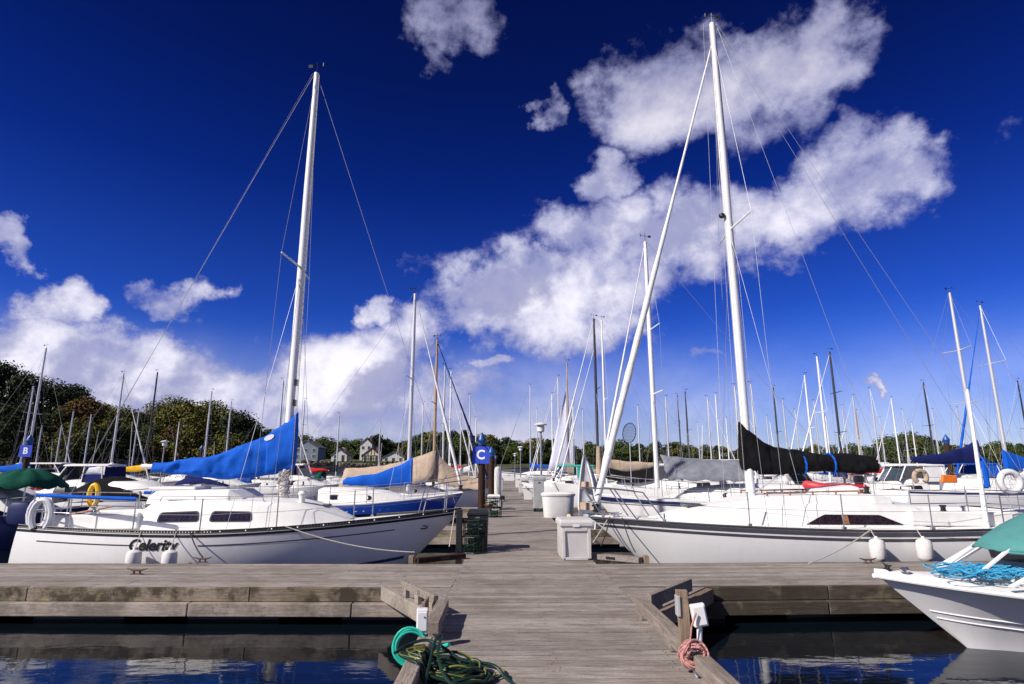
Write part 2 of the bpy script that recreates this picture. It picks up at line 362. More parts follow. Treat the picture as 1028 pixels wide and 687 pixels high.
def tag(o, label=None, cat=None, group=None, kind=None):
    if label: o['label'] = label
    if cat: o['category'] = cat
    if group: o['group'] = group
    if kind: o['kind'] = kind
    return o
def thing(name, label, cat, loc=(0, 0, 0), rz=0.0, group=None):
    o = bpy.data.objects.new(name, None); COL.objects.link(o); o.location = loc; o.rotation_euler = (0, 0, rz); o.empty_display_size = .2
    return tag(o, label, cat, group)
KIDS = {}
def copy_tree(o, loc, rz, label=None, scale=None):
    def cp(x, par):
        c = x.copy(); COL.objects.link(c)
        if par is not None: c.parent = par
        for ch in list(x.children): cp(ch, c)
        return c
    r = cp(o, None); r.location = loc; r.rotation_euler = (0, 0, rz)
    if label: r['label'] = label
    if scale: r.scale = scale
    return r
def sag(a, b, d, n=12):
    a, b = Vector(a), Vector(b); return [a.lerp(b, i / n) - Vector((0, 0, d * 4 * (i / n) * (1 - i / n))) for i in range(n + 1)]
def text_mesh(name, s, size, M, m, parent, shear=0, extrude=.002, bold=0.0, sx=1.0, label=None):
    cu = bpy.data.curves.new(name, 'FONT'); cu.body = s; cu.size = size; cu.align_x = 'CENTER'; cu.align_y = 'CENTER'; cu.shear = shear; cu.extrude = extrude; cu.offset = bold
    cu.resolution_u = 4
    tmp = bpy.data.objects.new(name + '_c', cu); COL.objects.link(tmp); dg = bpy.context.evaluated_depsgraph_get()
    me = bpy.data.meshes.new_from_object(tmp.evaluated_get(dg)); bpy.data.objects.remove(tmp)
    me.transform(M @ Matrix.Diagonal((sx, 1, 1, 1))); me.materials.clear(); me.materials.append(m)
    o = bpy.data.objects.new(name, me); COL.objects.link(o); o.parent = parent
    if label: o['label'] = label
    return o
def basis(o, x, y):
    x = Vector(x).normalized(); y = Vector(y).normalized(); z = x.cross(y)
    return Matrix.Translation(Vector(o)) @ Matrix((x, y, z)).transposed().to_4x4()

# ------------------------------------------------------------------ water, shore
def ynoise(x, y, z=0.0): return mnoise.noise(Vector((x, y, z)))
def water():
    m = bpy.data.materials.new("water"); m.use_nodes = True; nt = m.node_tree; b = nt.nodes['Principled BSDF']
    b.inputs['Base Color'].default_value = (.003, .006, .010, 1); b.inputs['Roughness'].default_value = .03; b.inputs['IOR'].default_value = 1.33
    t = nt.nodes.new('ShaderNodeTexCoord'); last = None
    for sc, st, dist in ((1.1, .22, .03), (5.5, .2, .008)):
        mp = nt.nodes.new('ShaderNodeMapping'); mp.inputs['Scale'].default_value = (.6, 1.3, 1); nt.links.new(t.outputs['Object'], mp.inputs[0])
        n = nt.nodes.new('ShaderNodeTexNoise'); n.inputs['Scale'].default_value = sc; n.inputs['Detail'].default_value = 3; nt.links.new(mp.outputs[0], n.inputs['Vector'])
        bp = nt.nodes.new('ShaderNodeBump'); bp.inputs['Strength'].default_value = st; bp.inputs['Distance'].default_value = dist
        nt.links.new(n.outputs[0], bp.inputs['Height'])
        if last: nt.links.new(last, bp.inputs['Normal'])
        last = bp.outputs[0]
    nt.links.new(last, b.inputs['Normal'])
    mb = MB(); mb.quad((-3000, -300, 0), (3000, -300, 0), (3000, 4000, 0), (-3000, 4000, 0))
    tag(mb.build('water', m), kind='structure')
water()

def shore_y(x):
    """distance of the waterline from the camera, as a function of X"""
    t = max(0, min(1, (x + 62) / 50)); t = t * t * (3 - 2 * t)
    return 88 + (185 - 88) * t + 6 * ynoise(x * .03, 0) + max(0, x) * .35
def shore_z(x, y):
    d = y - shore_y(x)
    if d < 0: return -1.5
    bank = 4.2 * min(1, d / 7.0) ** .8
    return -0.4 + bank + min(12, max(0, d - 130) * .06) + .5 * ynoise(x * .05, y * .05)
GRASS = mat("grass", (.045, .07, .02), .9, var=.3, scale=.15, dark=(.05, .042, .022), bump=.5, bscale=2)
def shore():
    mb = MB(); xs = [-900 + 6 * i for i in range(0, 301)]; rows = []
    ds = [-3, 0, 1.5, 3, 5, 7, 9, 14, 25, 45, 80, 140, 260, 600, 1500]
    for d in ds:
        rows.append([(x, shore_y(x) + d, shore_z(x, shore_y(x) + d) + (.5 * ynoise(x * .9, d * 1.3) if 0 < d < 8 else 0)) for x in xs])
    mb.grid(rows); tag(mb.build('shore_ground', GRASS, smooth=True), kind='structure')
shore()
ROCK = mat("rock", (.17, .14, .10), .9, var=.3, scale=.8, bump=1, bscale=3, isl=.45)
def riprap():
    mb = MB(); r = random.Random(3)
    for i in range(1500):
        x = r.uniform(-85, -12); d = r.uniform(-.6, 6.6); y = shore_y(x) + d; z = shore_z(x, y) + .05; s = r.uniform(.35, .8)
        rows = []; a0 = r.uniform(0, 6)
        for k, (rr, zz) in enumerate(((.55, -.5), (1, -.1), (.85, .35), (.4, .6))):
            rows.append([(x + s * rr * cos(a0 + j * pi / 3) * r.uniform(.75, 1.2), y + s * rr * sin(a0 + j * pi / 3) * r.uniform(.75, 1.2), z + s * zz * r.uniform(.8, 1.2)) for j in range(6)])
        mb.loft(rows)
    tag(mb.build('shore_rocks', ROCK), 'brown riprap boulders along the bank below the trees', 'rocks', kind='stuff')
riprap()
def seawall():
    WALLS = mat("seawall", (.42, .37, .30), .9, var=.15, scale=.6, dirt=.3)
    t = thing('sea_wall', 'low beige retaining wall at the water below the houses', 'wall'); mb = MB(); cp = MB(); x = -70.0
    while x < 110:
        if x > -48:
            a = (x, shore_y(x) - 1.2, 1.0); b = (x + 6.05, shore_y(x + 6.05) - 1.2, 1.0); mb.bar(a, b, .6, 3.2)
            cp.bar((a[0], a[1], 2.68), (b[0], b[1], 2.68), .8, .16)
        x += 6
    mb.build('wall_face', WALLS, t); cp.build('coping', WALLS, t)
seawall()

# ------------------------------------------------------------------ docks
def planks_x(mb, x0, x1, y0, y1, w=.14, gap=.008, z=DECK, th=.04, joints=0.0, seed=1):
    """boards running along X, side by side along Y"""
    r = random.Random(seed); y = y0
    while y < y1 - .02:
        ww = min(w, y1 - y); e = r.uniform(-.012, .012)
        cuts = [x0 + (e if not joints else 0)]
        if joints:
            c = x0 + r.uniform(.5, 1) * joints
            while c < x1 - .4: cuts.append(c); c += joints
        cuts.append(x1 + e)
        for a, b in zip(cuts, cuts[1:]):
            dz = r.uniform(-.003, .003)
            mb.box(((a + b) / 2, y + ww / 2 - gap / 2, z - th / 2 + dz), (b - a - .006, ww - gap, th))
        y += w
PX0, PX1 = -0.74, 1.60
FIN_N, FIN_F = 8.80, 10.88
PEND = 96.0
def main_pier():
    t = thing('main_pier', 'weathered grey plank main walkway running away down the middle of the marina', 'pier')
    mb = MB(); planks_x(mb, PX0, PX1, .6, 40, w=.15, gap=.015, seed=2)
    planks_x(mb, PX0, PX1, 40, PEND, w=.5, gap=.02, seed=3); mb.build('decking', WOODX, t)
    nl = MB(); y = .6; rn = random.Random(9)
    while y < 22:
        for x in (PX0 + .07, (PX0 + PX1) / 2, PX1 - .17):
            for dy in (.035, .10):
              if rn.random() < .55: nl.box((x + rn.uniform(-.035, .035), y + dy + rn.uniform(-.008, .008), DECK + .003), (.008, .008, .004))
        y += .15
    nl.build('nail_heads', RUST, t)['kind'] = 'stuff'
    fr = MB()
    for x in (PX0 + .06, (PX0 + PX1) / 2, PX1 - .06): fr.box((x, PEND / 2 + .3, DECK - .04 - .13), (.1, PEND - .8, .26))
    for i in range(19): fr.box(((PX0 + PX1) / 2, 1.2 + i * 5, .16), (PX1 - PX0 - .3, 1.2, .3))
    fr.build('frame', WOODY, t)
    # edge timbers (raised curb) along the near slips
    rl = MB(); r = random.Random(5)
    def rail(x, ya, yb):
        rl.bar((x, ya, DECK + .125), (x, yb, DECK + .125), .13, .11)
        y = ya + .3
        while y < yb: rl.box((x, y, DECK + .035), (.11, .28, .066)); y += 1.15
    rail(PX1 - .055, 1.0, 7.15); rail(PX0 + .05, 6.1, 7.10); rail(PX0 + .05, 1.0, 5.6)
    rl.build('curb_rail', WOODY, t, bevel=.008)
    return t
main_pier()

CL_MB = None
def cleat_mesh(mb, c, rz, s=1.0):
    M = Matrix.Rotation(rz, 3, 'Z')
    P = lambda x, y, z: Vector(c) + M @ Vector((x * s, y * s, z * s))
    for x in (-.045, .045): mb.tube([P(x, 0, 0), P(x, 0, .06)], [.02 * s, .014 * s], 8)
    mb.tube([P(-.15, 0, .085), P(-.07, 0, .062), P(0, 0, .06), P(.07, 0, .062), P(.15, 0, .085)], [.007 * s, .014 * s, .016 * s, .014 * s, .007 * s], 8)
    mb.box(tuple(P(0, 0, .006)), (.17 * s, .06 * s, .012 * s), rz)
def cleat(x, y, rz, label):
    t = MB(); cleat_mesh(t, (0, 0, 0), 0, 1.05); o = t.build('dock_cleat', RUST, smooth=True); o.location = (x, y, DECK + .002); o.rotation_euler = (0, 0, rz)
    tag(o, label, 'cleat', 'cleats bolted to the finger docks')

def finger(label, side, y0, y1, length, rot, detail=True, wood=WOODX):
    """finger dock from the pier edge outwards; local x = outwards, y from 0 to width"""
    X = PX1 + .005 if side > 0 else PX0 - .005
    t = thing('finger_dock', label, 'dock', (X, y0, 0), rot, 'finger docks off the main pier')
    w = y1 - y0; x0, x1 = (0, length) if side > 0 else (-length, 0)
    mb = MB(); planks_x(mb, x0, x1, .02, w - .02, w=.155 if detail else .4, joints=3.6 if detail else 0, seed=int(y0 * 7) + side)
    mb.build('decking', WOODX, t)
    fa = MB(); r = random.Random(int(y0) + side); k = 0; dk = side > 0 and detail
    for yy, sg in ((0, -1), (w, 1)):
        fl = MB()
        x = x0 + .0
        while x < x1 - .1:
            xe = min(x1, x + r.uniform(2.6, 3.4)); fa.box(((x + xe) / 2, yy + sg * .0, DECK - .095), (xe - x - .012, .09, .18)); x = xe
        x = x0
        while x < x1 - .1:
            xe = min(x1, x + r.uniform(2.2, 3.6)); fl.box(((x + xe) / 2, yy + sg * .06, DECK - .275), (xe - x - .015, .17, .17)); x = xe
        fl.build('rub_timber', WOODF_SHADE if dk else WOODL, t, bevel=.01 if detail else 0)
    fa.box(((x1 if side > 0 else x0), w / 2, DECK - .12), (.08, w, .22))
    fa.build('fascia_board', WOODF_SHADE if dk else WOODF, t, bevel=.008 if detail else 0)
    for i in range(int(length / 2.2)): fo = MB(); fo.box((side * (.9 + i * 2.2), w / 2, .07), (1.3, w * .82, .24)); fo.build('float', BLACK, t)
    return t
finger('left near finger dock of grey planks with pale mossy front timbers', -1, FIN_N, FIN_F, 11.5, radians(-1.3))
finger('right near finger dock of grey planks with front timbers coloured dark for shade', 1, FIN_N, FIN_F, 12.5, radians(2.0))
for i, (y, L_) in enumerate(((16.9, 8.5), (25.9, 9.5), (35.5, 10), (45, 10), (55, 10), (65, 10), (76, 10), (88, 10))):
    for s in (-1, 1):
        finger('narrow finger dock on the %s of the pier, %s beyond the near finger' % ('left' if s < 0 else 'right', ('first', 'second', 'third', 'fourth', 'fifth', 'sixth', 'seventh', 'eighth', 'ninth')[i]), s, y, y + 1.1, L_, 0, detail=False)

def knee(side):
    """raised diagonal brace in the corner of pier and finger"""
    X = PX1 if side > 0 else PX0
    lab = 'dark diagonal corner brace board at the right inner corner of the slip' if side > 0 else 'pale broken diagonal corner brace boards at the left inner corner of the slip'
    t = thing('corner_brace', lab, 'corner brace', (X, FIN_N - .03, DECK), 0, 'corner braces where fingers meet the pier')
    s = side; a = Vector((s * .03, 7.15 - FIN_N, 0)); b = Vector((s * (1.25 if s > 0 else .92), -.04, 0))
    d = (b - a).normalized(); n = Vector((d.y, -d.x, 0)) * s      # towards the water
    e = a.lerp(b, .64 if s > 0 else .60)
    mb = MB(); zo = -.055 if s < 0 else -.10; mb.bar(a + Vector((0, 0, zo)), b + Vector((0, 0, zo)), .10, .18); mb.build('brace_timber', WOODP if s > 0 else WOODL, t, bevel=.008)
    g = MB(); q = a - n * .055 + d * .05; w = b - n * .055 - d * .03
    g.v = [(0.004 * s, q.y, -.03), (w.x, w.y, -.03), (.004 * s, w.y, -.03), (.004 * s, q.y, .002), (w.x, w.y, .002), (.004 * s, w.y, .002)]
    g.f = [(0, 1, 2), (3, 4, 5), (0, 1, 4, 3), (1, 2, 5, 4), (2, 0, 3, 5)]; g.build('corner_deck', WOODX, t)
    u = MB(); hh = .085 if s < 0 else .15; up = .22 - hh / 2
    u.bar(a + Vector((0, 0, up)), e + Vector((0, 0, up)), .06, hh)
    for f in ((.1, .5, .88) if s < 0 else (.2, .85)): c = a.lerp(e, f); u.bar(c - d * .06 + Vector((0, 0, .085)), c + d * .06 + Vector((0, 0, .085)), .055, .10 if s < 0 else .09)
    u.build('upper_board', WOODY, t, bevel=.006)
    if s < 0:
        o = MB(); o.bar(a + n * .10 + Vector((0, 0, .10)), a + n * .10 + Vector((.0, -.34, .10)), .03, .24); o.build('end_board', WOODP, t, bevel=.004)
    pl = MB(); c = a.lerp(e, .55 if s > 0 else .42) + Vector((0, 0, up)); pl.bar(c - d * .03 + n * .033, c + d * .03 + n * .033, .006, .05); pl.build('bolt_plate', GALV, t)
knee(-1); knee(1)
def far_knee(side):
    X = PX1 if side > 0 else PX0
    lab = 'grey slotted corner brace beside the dock box' if side > 0 else 'dark corner brace beneath the bow of the left sailboat'
    t = thing('corner_brace', lab, 'corner brace', (X, FIN_F + .03, DECK), 0, 'corner braces where fingers meet the pier')
    s = side; mb = MB(); a = Vector((0, .62, 0)); b = Vector((s * .80, .06, 0))
    mb.bar(a + Vector((0, 0, .05)), b + Vector((0, 0, .05)), .20 if s > 0 else .12, .09); mb.build('brace_timber', WOODX if side > 0 else WOODPILE, t, bevel=.008)
    g = MB(); c = a.lerp(b, .45)
    d = (b - a).normalized(); c = c + Vector((-s * d.y, s * d.x, 0)) * (-.10 if s > 0 else -.06); g.bar(c - d * .09 + Vector((0, 0, .05)), c + d * .09 + Vector((0, 0, .05)), .012, .045); g.build('slot', BLACK, t)
    w = MB(); w.box((s * .9, .1, .06), (.08, .16, .12)); w.build('end_block', WOODP, t)
far_knee(-1); far_knee(1)
p = ondeck(137, 577); cleat(p.x, p.y, radians(-2), 'small iron cleat near the front edge of the left finger dock')
p = ondeck(203, 565); cleat(p.x, p.y, radians(2), 'iron cleat at the back edge of the left finger dock beside the fenders')
p = ondeck(872, 566); cleat(p.x, p.y, radians(4), 'iron cleat at the back edge of the right finger dock')

# side piers
def side_pier(X, label, y0=20, y1=95):
    t = thing('side_pier', label, 'pier', (X, 0, 0)); mb = MB(); planks_x(mb, -1.1, 1.1, y0, y1, w=.6, gap=.02); mb.build('decking', WOODX, t)
    f = MB()
    for sx in (-1.12, 1.12): f.box((sx, (y0 + y1) / 2, DECK - .17), (.1, y1 - y0, .3))
    f.box((0, y0 - .03, DECK - .17), (2.2, .08, .3)); f.build('fascia_board', WOODY, t)
    k = MB()
    for yy in (y0 + 2, y0 + 12, y0 + 22, y0 + 32, y0 + 42, y0 + 52):
        for sx in (-1, 1): k.box((sx * (1.18 + 4.2), yy, DECK - .1), (8.4, 1.0, .2))
    k.build('finger', WOODX, t)
side_pier(-27.5, 'far left wooden pier behind the letter B post', 31)
side_pier(27.5, 'far right wooden pier among the boats beyond the black sail cover', 36)

# ------------------------------------------------------------------ pilings with signs
def piling(x, y, top, label, letter=None, r=.14, sh=.62, cap=True, rot=0.0):
    t = thing('piling', label, 'piling', (x, y, 0), rot, 'dark wood pilings with blue caps')
    mb = MB(); mb.lathe([(r * 1.06, -1), (r * 1.04, .6), (r, top - .35)], n=12); mb.build('post', WOODPILE, t, smooth=True)
    if cap:
        c = MB(); c.lathe([(r * 1.12, top - .5), (r * 1.2, top - .36), (r * 1.35, top - .34), (r * 1.35, top - .28), (.01, top)], n=12); c.build('cap', CAPB, t, smooth=True)
    if letter:
        s = MB(); z = top - .55 - sh / 2; s.box((0, -r - .03, z), (sh, .012, sh * .96)); sg = s.build('sign', SIGNB, t)
        b = MB(); b.box((0, -r - .012, z), (.06, .024, sh * .9)); b.build('bracket', GALV, t)
        text_mesh('letter', letter, sh * .72, basis((0, -r - .041, z), (1, 0, 0), (0, 0, 1)), LETW, sg, bold=.012)
    return t
p = at(484, 434, 23.5); piling(p.x, 23.5, p.z, 'dark piling with pointed blue cap and square blue sign lettered C', 'C', r=.135, sh=.68, rot=radians(-12))
p = at(493.5, 448, 29); piling(p.x - .0, 29, p.z, 'blue capped piling just behind the letter C post')
p = at(499, 456, 36); piling(p.x - .55, 36, p.z, 'third blue capped piling along the left of the pier')
p = at(507, 457, 70); piling(-1.05, 70, p.z, 'slim dark piling far along the left of the pier', r=.12)
p = at(31, 436, 31); piling(p.x, 31, p.z, 'weathered piling with small dark blue sign lettered B on the far left', 'B', r=.13, sh=.62)
p = at(949, 436, 33); piling(p.x, 33, p.z, 'brown piling with dark blue pointed cap on the far right', r=.13)
p = at(567 / 6.87 + 120, 450, 60); piling(p.x, 60, p.z + .3, 'thin dark piling with blue cap in front of the rocky bank', r=.13)
p = at(497, 441, 44); piling(-1.1, 50, 3.6, 'blue capped piling half hidden behind the pier clutter', r=.13)

# ------------------------------------------------------------------ boats
class Hull:
    def __init__(s, L, B, fs, fm, fb, draft=.35, rake=1.0, trans=.15, bw=.72, bowp=2.1, tm=.4, py0=.5, py1=1.0, flare=0.0, fp=.95):
        s.__dict__.update(locals())
    def b(s, t):
        if t < s.tm: k = s.bw + (1 - s.bw) * sin(pi / 2 * t / s.tm)
        else: k = max(0.0, 1 - ((t - s.tm) / (1 - s.tm)) ** s.bowp)
        return s.B / 2 * k
    def zs(s, t):
        if t < s.tm: u = 1 - t / s.tm; return s.fm + (s.fs - s.fm) * u * u
        u = (t - s.tm) / (1 - s.tm); return s.fm + (s.fb - s.fm) * u ** 1.6
    def P(s, t, q, side=1, off=0.0):
        a = q * pi / 2; zs = s.zs(t); zk = -s.draft * (1 - t ** 5 * .3); b = s.b(t)
        py = s.py0 + (s.py1 - s.py0) * t ** 2; y = b * max(0.0, cos(a)) ** py; z = zs - (zs - zk) * sin(a) ** .95
        if s.flare:
            fr = (zs - z) / (zs - zk + 1e-9); w_ = s.flare * min(1, max(0, t - .25) * 1.8); y = y * (1 - w_) + b * max(0.0, 1 - fr) ** s.fp * w_
        x = t * s.L - s.rake * ((zs - z) / (s.fb + .01)) * t ** 6 - s.trans * ((zs - z) / s.fs) * (1 - t) ** 10
        return Vector((x, side * (y + off), z))
    def q_at(s, t, d):
        h = s.zs(t) + s.draft * (1 - t ** 5 * .3); return (asin(min(1, (d / h) ** (1 / .95)))) * 2 / pi
    def hull_mesh(s, nt=28, ns=9):
        mb = MB(); ts = [1 - (1 - i / nt) ** 1.25 for i in range(nt + 1)]
        rows = []
        for t in ts: rows.append([s.P(t, j / ns, 1) for j in range(ns)] + [s.P(t, 1, 1)] + [s.P(t, (ns - 1 - j) / ns, -1) for j in range(ns)])
        mb.grid(rows); mb.poly(rows[0]); return mb
    def stripe(s, d0, d1, t0=0.0, t1=.995, nt=40, sides=(1, -1)):
        mb = MB()
        for sd in sides:
            rows = []
            for i in range(nt + 1):
                t = t0 + (t1 - t0) * i / nt; qa, qb = s.q_at(t, d0), s.q_at(t, d1)
                rows.append([s.P(t, qa, sd, .004), s.P(t, (qa + qb) / 2, sd, .005), s.P(t, qb, sd, .004)])
            mb.grid(rows)
        return mb
    def deck_mesh(s, nt=24, camber=.05, drop=.004):
        mb = MB(); rows = []
        for i in range(nt + 1):
            t = i / nt; b = s.b(t); z = s.zs(t) - drop
            rows.append([Vector((t * s.L, b * k * .995, z + camber * (1 - k * k))) for k in (-1, -.7, -.35, 0, .35, .7, 1)])
        mb.grid(rows); return mb
    def edge(s, t, side, dz=0.0, inset=0.0):
        return Vector((t * s.L, side * max(0, s.b(t) - inset), s.zs(t) + dz))

class Cabin:
    """trunk cabin: stations (x, half width, base z, height)"""
    def __init__(s, st, tumble=.12): s.st = st; s.tumble = tumble
    def prof(s, x, w, z, h):
        t = s.tumble; sh = [(w, 0), (w - t * h, h * .8), (w - t * h - .05, h * .95), (w - t * h - .14, h), (w * .4, h + .03), (0, h + .045)]
        pts = [Vector((x, y, z + zz)) for y, zz in sh]; return pts + [Vector((x, -p.y, p.z)) for p in reversed(pts[:-1])]
    def mesh(s):
        mb = MB(); rows = [s.prof(*q) for q in s.st]; mb.grid(rows); mb.poly(rows[0]); mb.poly(rows[-1]); return mb
    def at(s, x, u, side, off=0.0):
        st = sorted(s.st)
        for a, b in zip(st, st[1:]):
            if a[0] <= x <= b[0]:
                f = (x - a[0]) / (b[0] - a[0] + 1e-9); w, z, h = [a[i] + (b[i] - a[i]) * f for i in (1, 2, 3)]; break
        else: w, z, h = (st[0] if x < st[0][0] else st[-1])[1:]
        return Vector((x, side * (w - s.tumble * h * u + off), z + h * .8 * u))
    def window(s, x0, x1, u0, u1, side, slant0=0.0, slant1=0.0, rnd=.3):
        """rounded window lying on the cabin side"""
        mb = MB(); n = 5; pts = []; hgt = (u1 - u0)
        W = x1 - x0; rx = min(W * .45, rnd * hgt * .5); ru = rnd * hgt
        for cx_, cu, a0 in ((x1 - rx, u1 - ru, 0), (x0 + rx, u1 - ru, pi / 2), (x0 + rx, u0 + ru, pi), (x1 - rx, u0 + ru, 1.5 * pi)):
            for k in range(n + 1):
                a = a0 + pi / 2 * k / n; x = cx_ + rx * cos(a); u = cu + ru * sin(a)
                fr = (x - x0) / W; x += (slant0 * (1 - fr) + slant1 * fr) * ((u - u0) / hgt)
                pts.append((x, u))
        outer = [s.at(x, u, side, .012) for x, u in pts]; inner = [s.at(x, u, side, .0) for x, u in pts]
        mb.loft([inner, outer]); return mb

def sail_cover_mesh(xm, xa, zb, ha, hm, w=.16, n=18, seed=0, bulge=1.0, over=.12, droop=0.0, fold=.02, pw=2.8):
    """cover over a flaked mainsail on the boom; xm mast, xa aft end, zb boom height"""
    r = random.Random(seed); mb = MB(); rows = []; m = 14 if n < 24 else 30
    ph = [r.uniform(0, 6) for _ in range(4)]; W = xm + over - xa
    for i in range(n + 1):
        f = i / n; x = xa + W * f
        h = ha + (hm - ha) * (f ** pw * .82 + .18 * f)
        if i == 0: h *= .55
        dm = (xm + over - x)          # distance from the front of the cover
        bot = zb - .12 - .03 * sin(f * 9 + ph[0]) - (.05 if .1 < f < .9 else 0) - droop * sin(pi * f); top = zb - .1 + h + .02 * sin(f * 17 + ph[1])
        ww = w * (.72 + .45 * sin(pi * min(1, f * 1.25))) * (1 + .08 * sin(f * 23 + ph[2])); ww = max(ww, .155 if dm < .55 else 0)
        if i == 0: ww *= .5
        row = []
        for k in range(m):
            a = 2 * pi * k / m; sn, cn = sin(a), cos(a)
            y = ww * (1 if sn > 0 else -1) * abs(sn) ** .6; y *= (1.0 - .32 * max(0, cn) * min(1, h * .9)); z = (top + bot) / 2 + (1 if cn > 0 else -1) * abs(cn) ** .75 * (top - bot) / 2
            q = mnoise.noise(Vector((x * 2.6 + z * 1.6 + seed, z * 5.2 - x * 2.2, y * 2))) + .5 * mnoise.noise(Vector((x * 6.5 + z * 5, z * 9 - x * 4, seed)))
            y += (fold * 1.6 * q) * (1 if sn > 0 else -1) * (abs(sn) ** .5); z += fold * .8 * q * (1 - abs(sn))
            row.append((x, y, z))
        rows.append(row)
    mb.loft(rows); return mb

def stay(t, a, b, r, name='stay', m=None):
    mb = MB(); mb.tube([a, b], r, 5); return mb.build(name, m or WIRE, t)

def boat_lines(h, t, mx, mz, mh, det, bow_t=.99, backstay=True, frac=1.0, spr=(.52,), sw=.85, rr=.005, jib=None, jr=.06, mastm=ALU, mr=.07, jibm=None):
    """mast, spreaders and standing rigging. mz deck height at mast, mh masthead z"""
    mb = MB(); mb.tube([(mx, 0, mz), (mx, 0, mz + (mh - mz) * .7), (mx, 0, mh)], [mr, mr, mr * .72], 10 if det else 6)
    mast = mb.build('mast', mastm, t, smooth=True)
    tops = mz + (mh - mz) * frac; ends = []
    for f in spr:
        z = mz + (mh - mz) * f
        for sd in (1, -1):
            s = MB(); s.tube([(mx, 0, z), (mx - .12, sd * sw, z + .04)], [.028, .018], 6); s.build('spreader', mastm, mast)
        ends.append(z)
    chain_x = mx - .12; tm = chain_x / h.L; w = h.b(tm) - .05; zc = h.zs(tm)
    wires = []
    for sd in (1, -1):
        pts = [(mx, 0, tops)] + [(mx - .12, sd * sw, z + .04) for z in reversed(ends)] + [(chain_x, sd * w, zc)]
        wires.append(pts); wires.append([(mx, sd * .04, ends[0] - .1 if ends else tops), (chain_x + .35, sd * w, zc)]); wires.append([(mx, sd * .04, ends[0] - .1 if ends else tops), (chain_x - .45, sd * w, h.zs(tm))])
    bowp = Vector((h.L * bow_t, 0, h.fb + .02))
    if det:
        for p in wires:
            m = MB(); m.tube(p, rr, 5); m.build('shroud', WIRE, t)
        if backstay: stay(t, (mx - .05, 0, mh), (.05, 0, h.fs + .02), rr, 'backstay')
        stay(t, bowp, (mx, 0, tops), rr, 'forestay')
    else:
        m = MB()
        for p in wires[:]: m.tube(p, rr, 3)
        if backstay: m.tube([(mx, 0, mh), (.05, 0, h.fs)], rr, 3)
        m.tube([bowp, (mx, 0, tops)], rr, 3); m.build('rigging', WIRE, t)
    if jib:
        n = 40 if det else 8; top = Vector((mx + .06, 0, tops - .25)); a = bowp + Vector((-.03, 0, .25)); pts = [a.lerp(top, i / n) for i in range(n + 1)]
        rs = [jr * (.62 + .5 * sin(pi * min(1, (i / n) * 1.35 + .12)) * (1 if i / n < .6 else 1)) * (1 - .55 * i / n) * (1 + (.10 * sin(i * 2.1) if det else 0)) for i in range(n + 1)]
        m = MB(); m.tube(pts, rs, 10 if det else 6); m.build('furled_jib', jibm or CWHITE, t, smooth=True)
        if det:
            d = MB(); d.lathe([(.03, 0), (.09, .02), (.09, .05), (.05, .06), (.05, .12), (.09, .13), (.09, .16), (.03, .18)], tuple(bowp + Vector((-.02, 0, .06))), 12); d.build('furling_drum', BLACK, t, smooth=True)
    # masthead gear
    g = MB(); g.tube([(mx, 0, mh), (mx, 0, mh + .32)], .008, 4); g.tube([(mx - .18, 0, mh + .2), (mx + .16, 0, mh + .24)], .008, 4); g.box((mx - .16, 0, mh + .2), (.10, .01, .08))
    if det: g.tube([(mx + .16, 0, mh + .2), (mx + .16, 0, mh + .3)], .02, 6)
    g.build('wind_vane', BLACK, mast)
    return mast

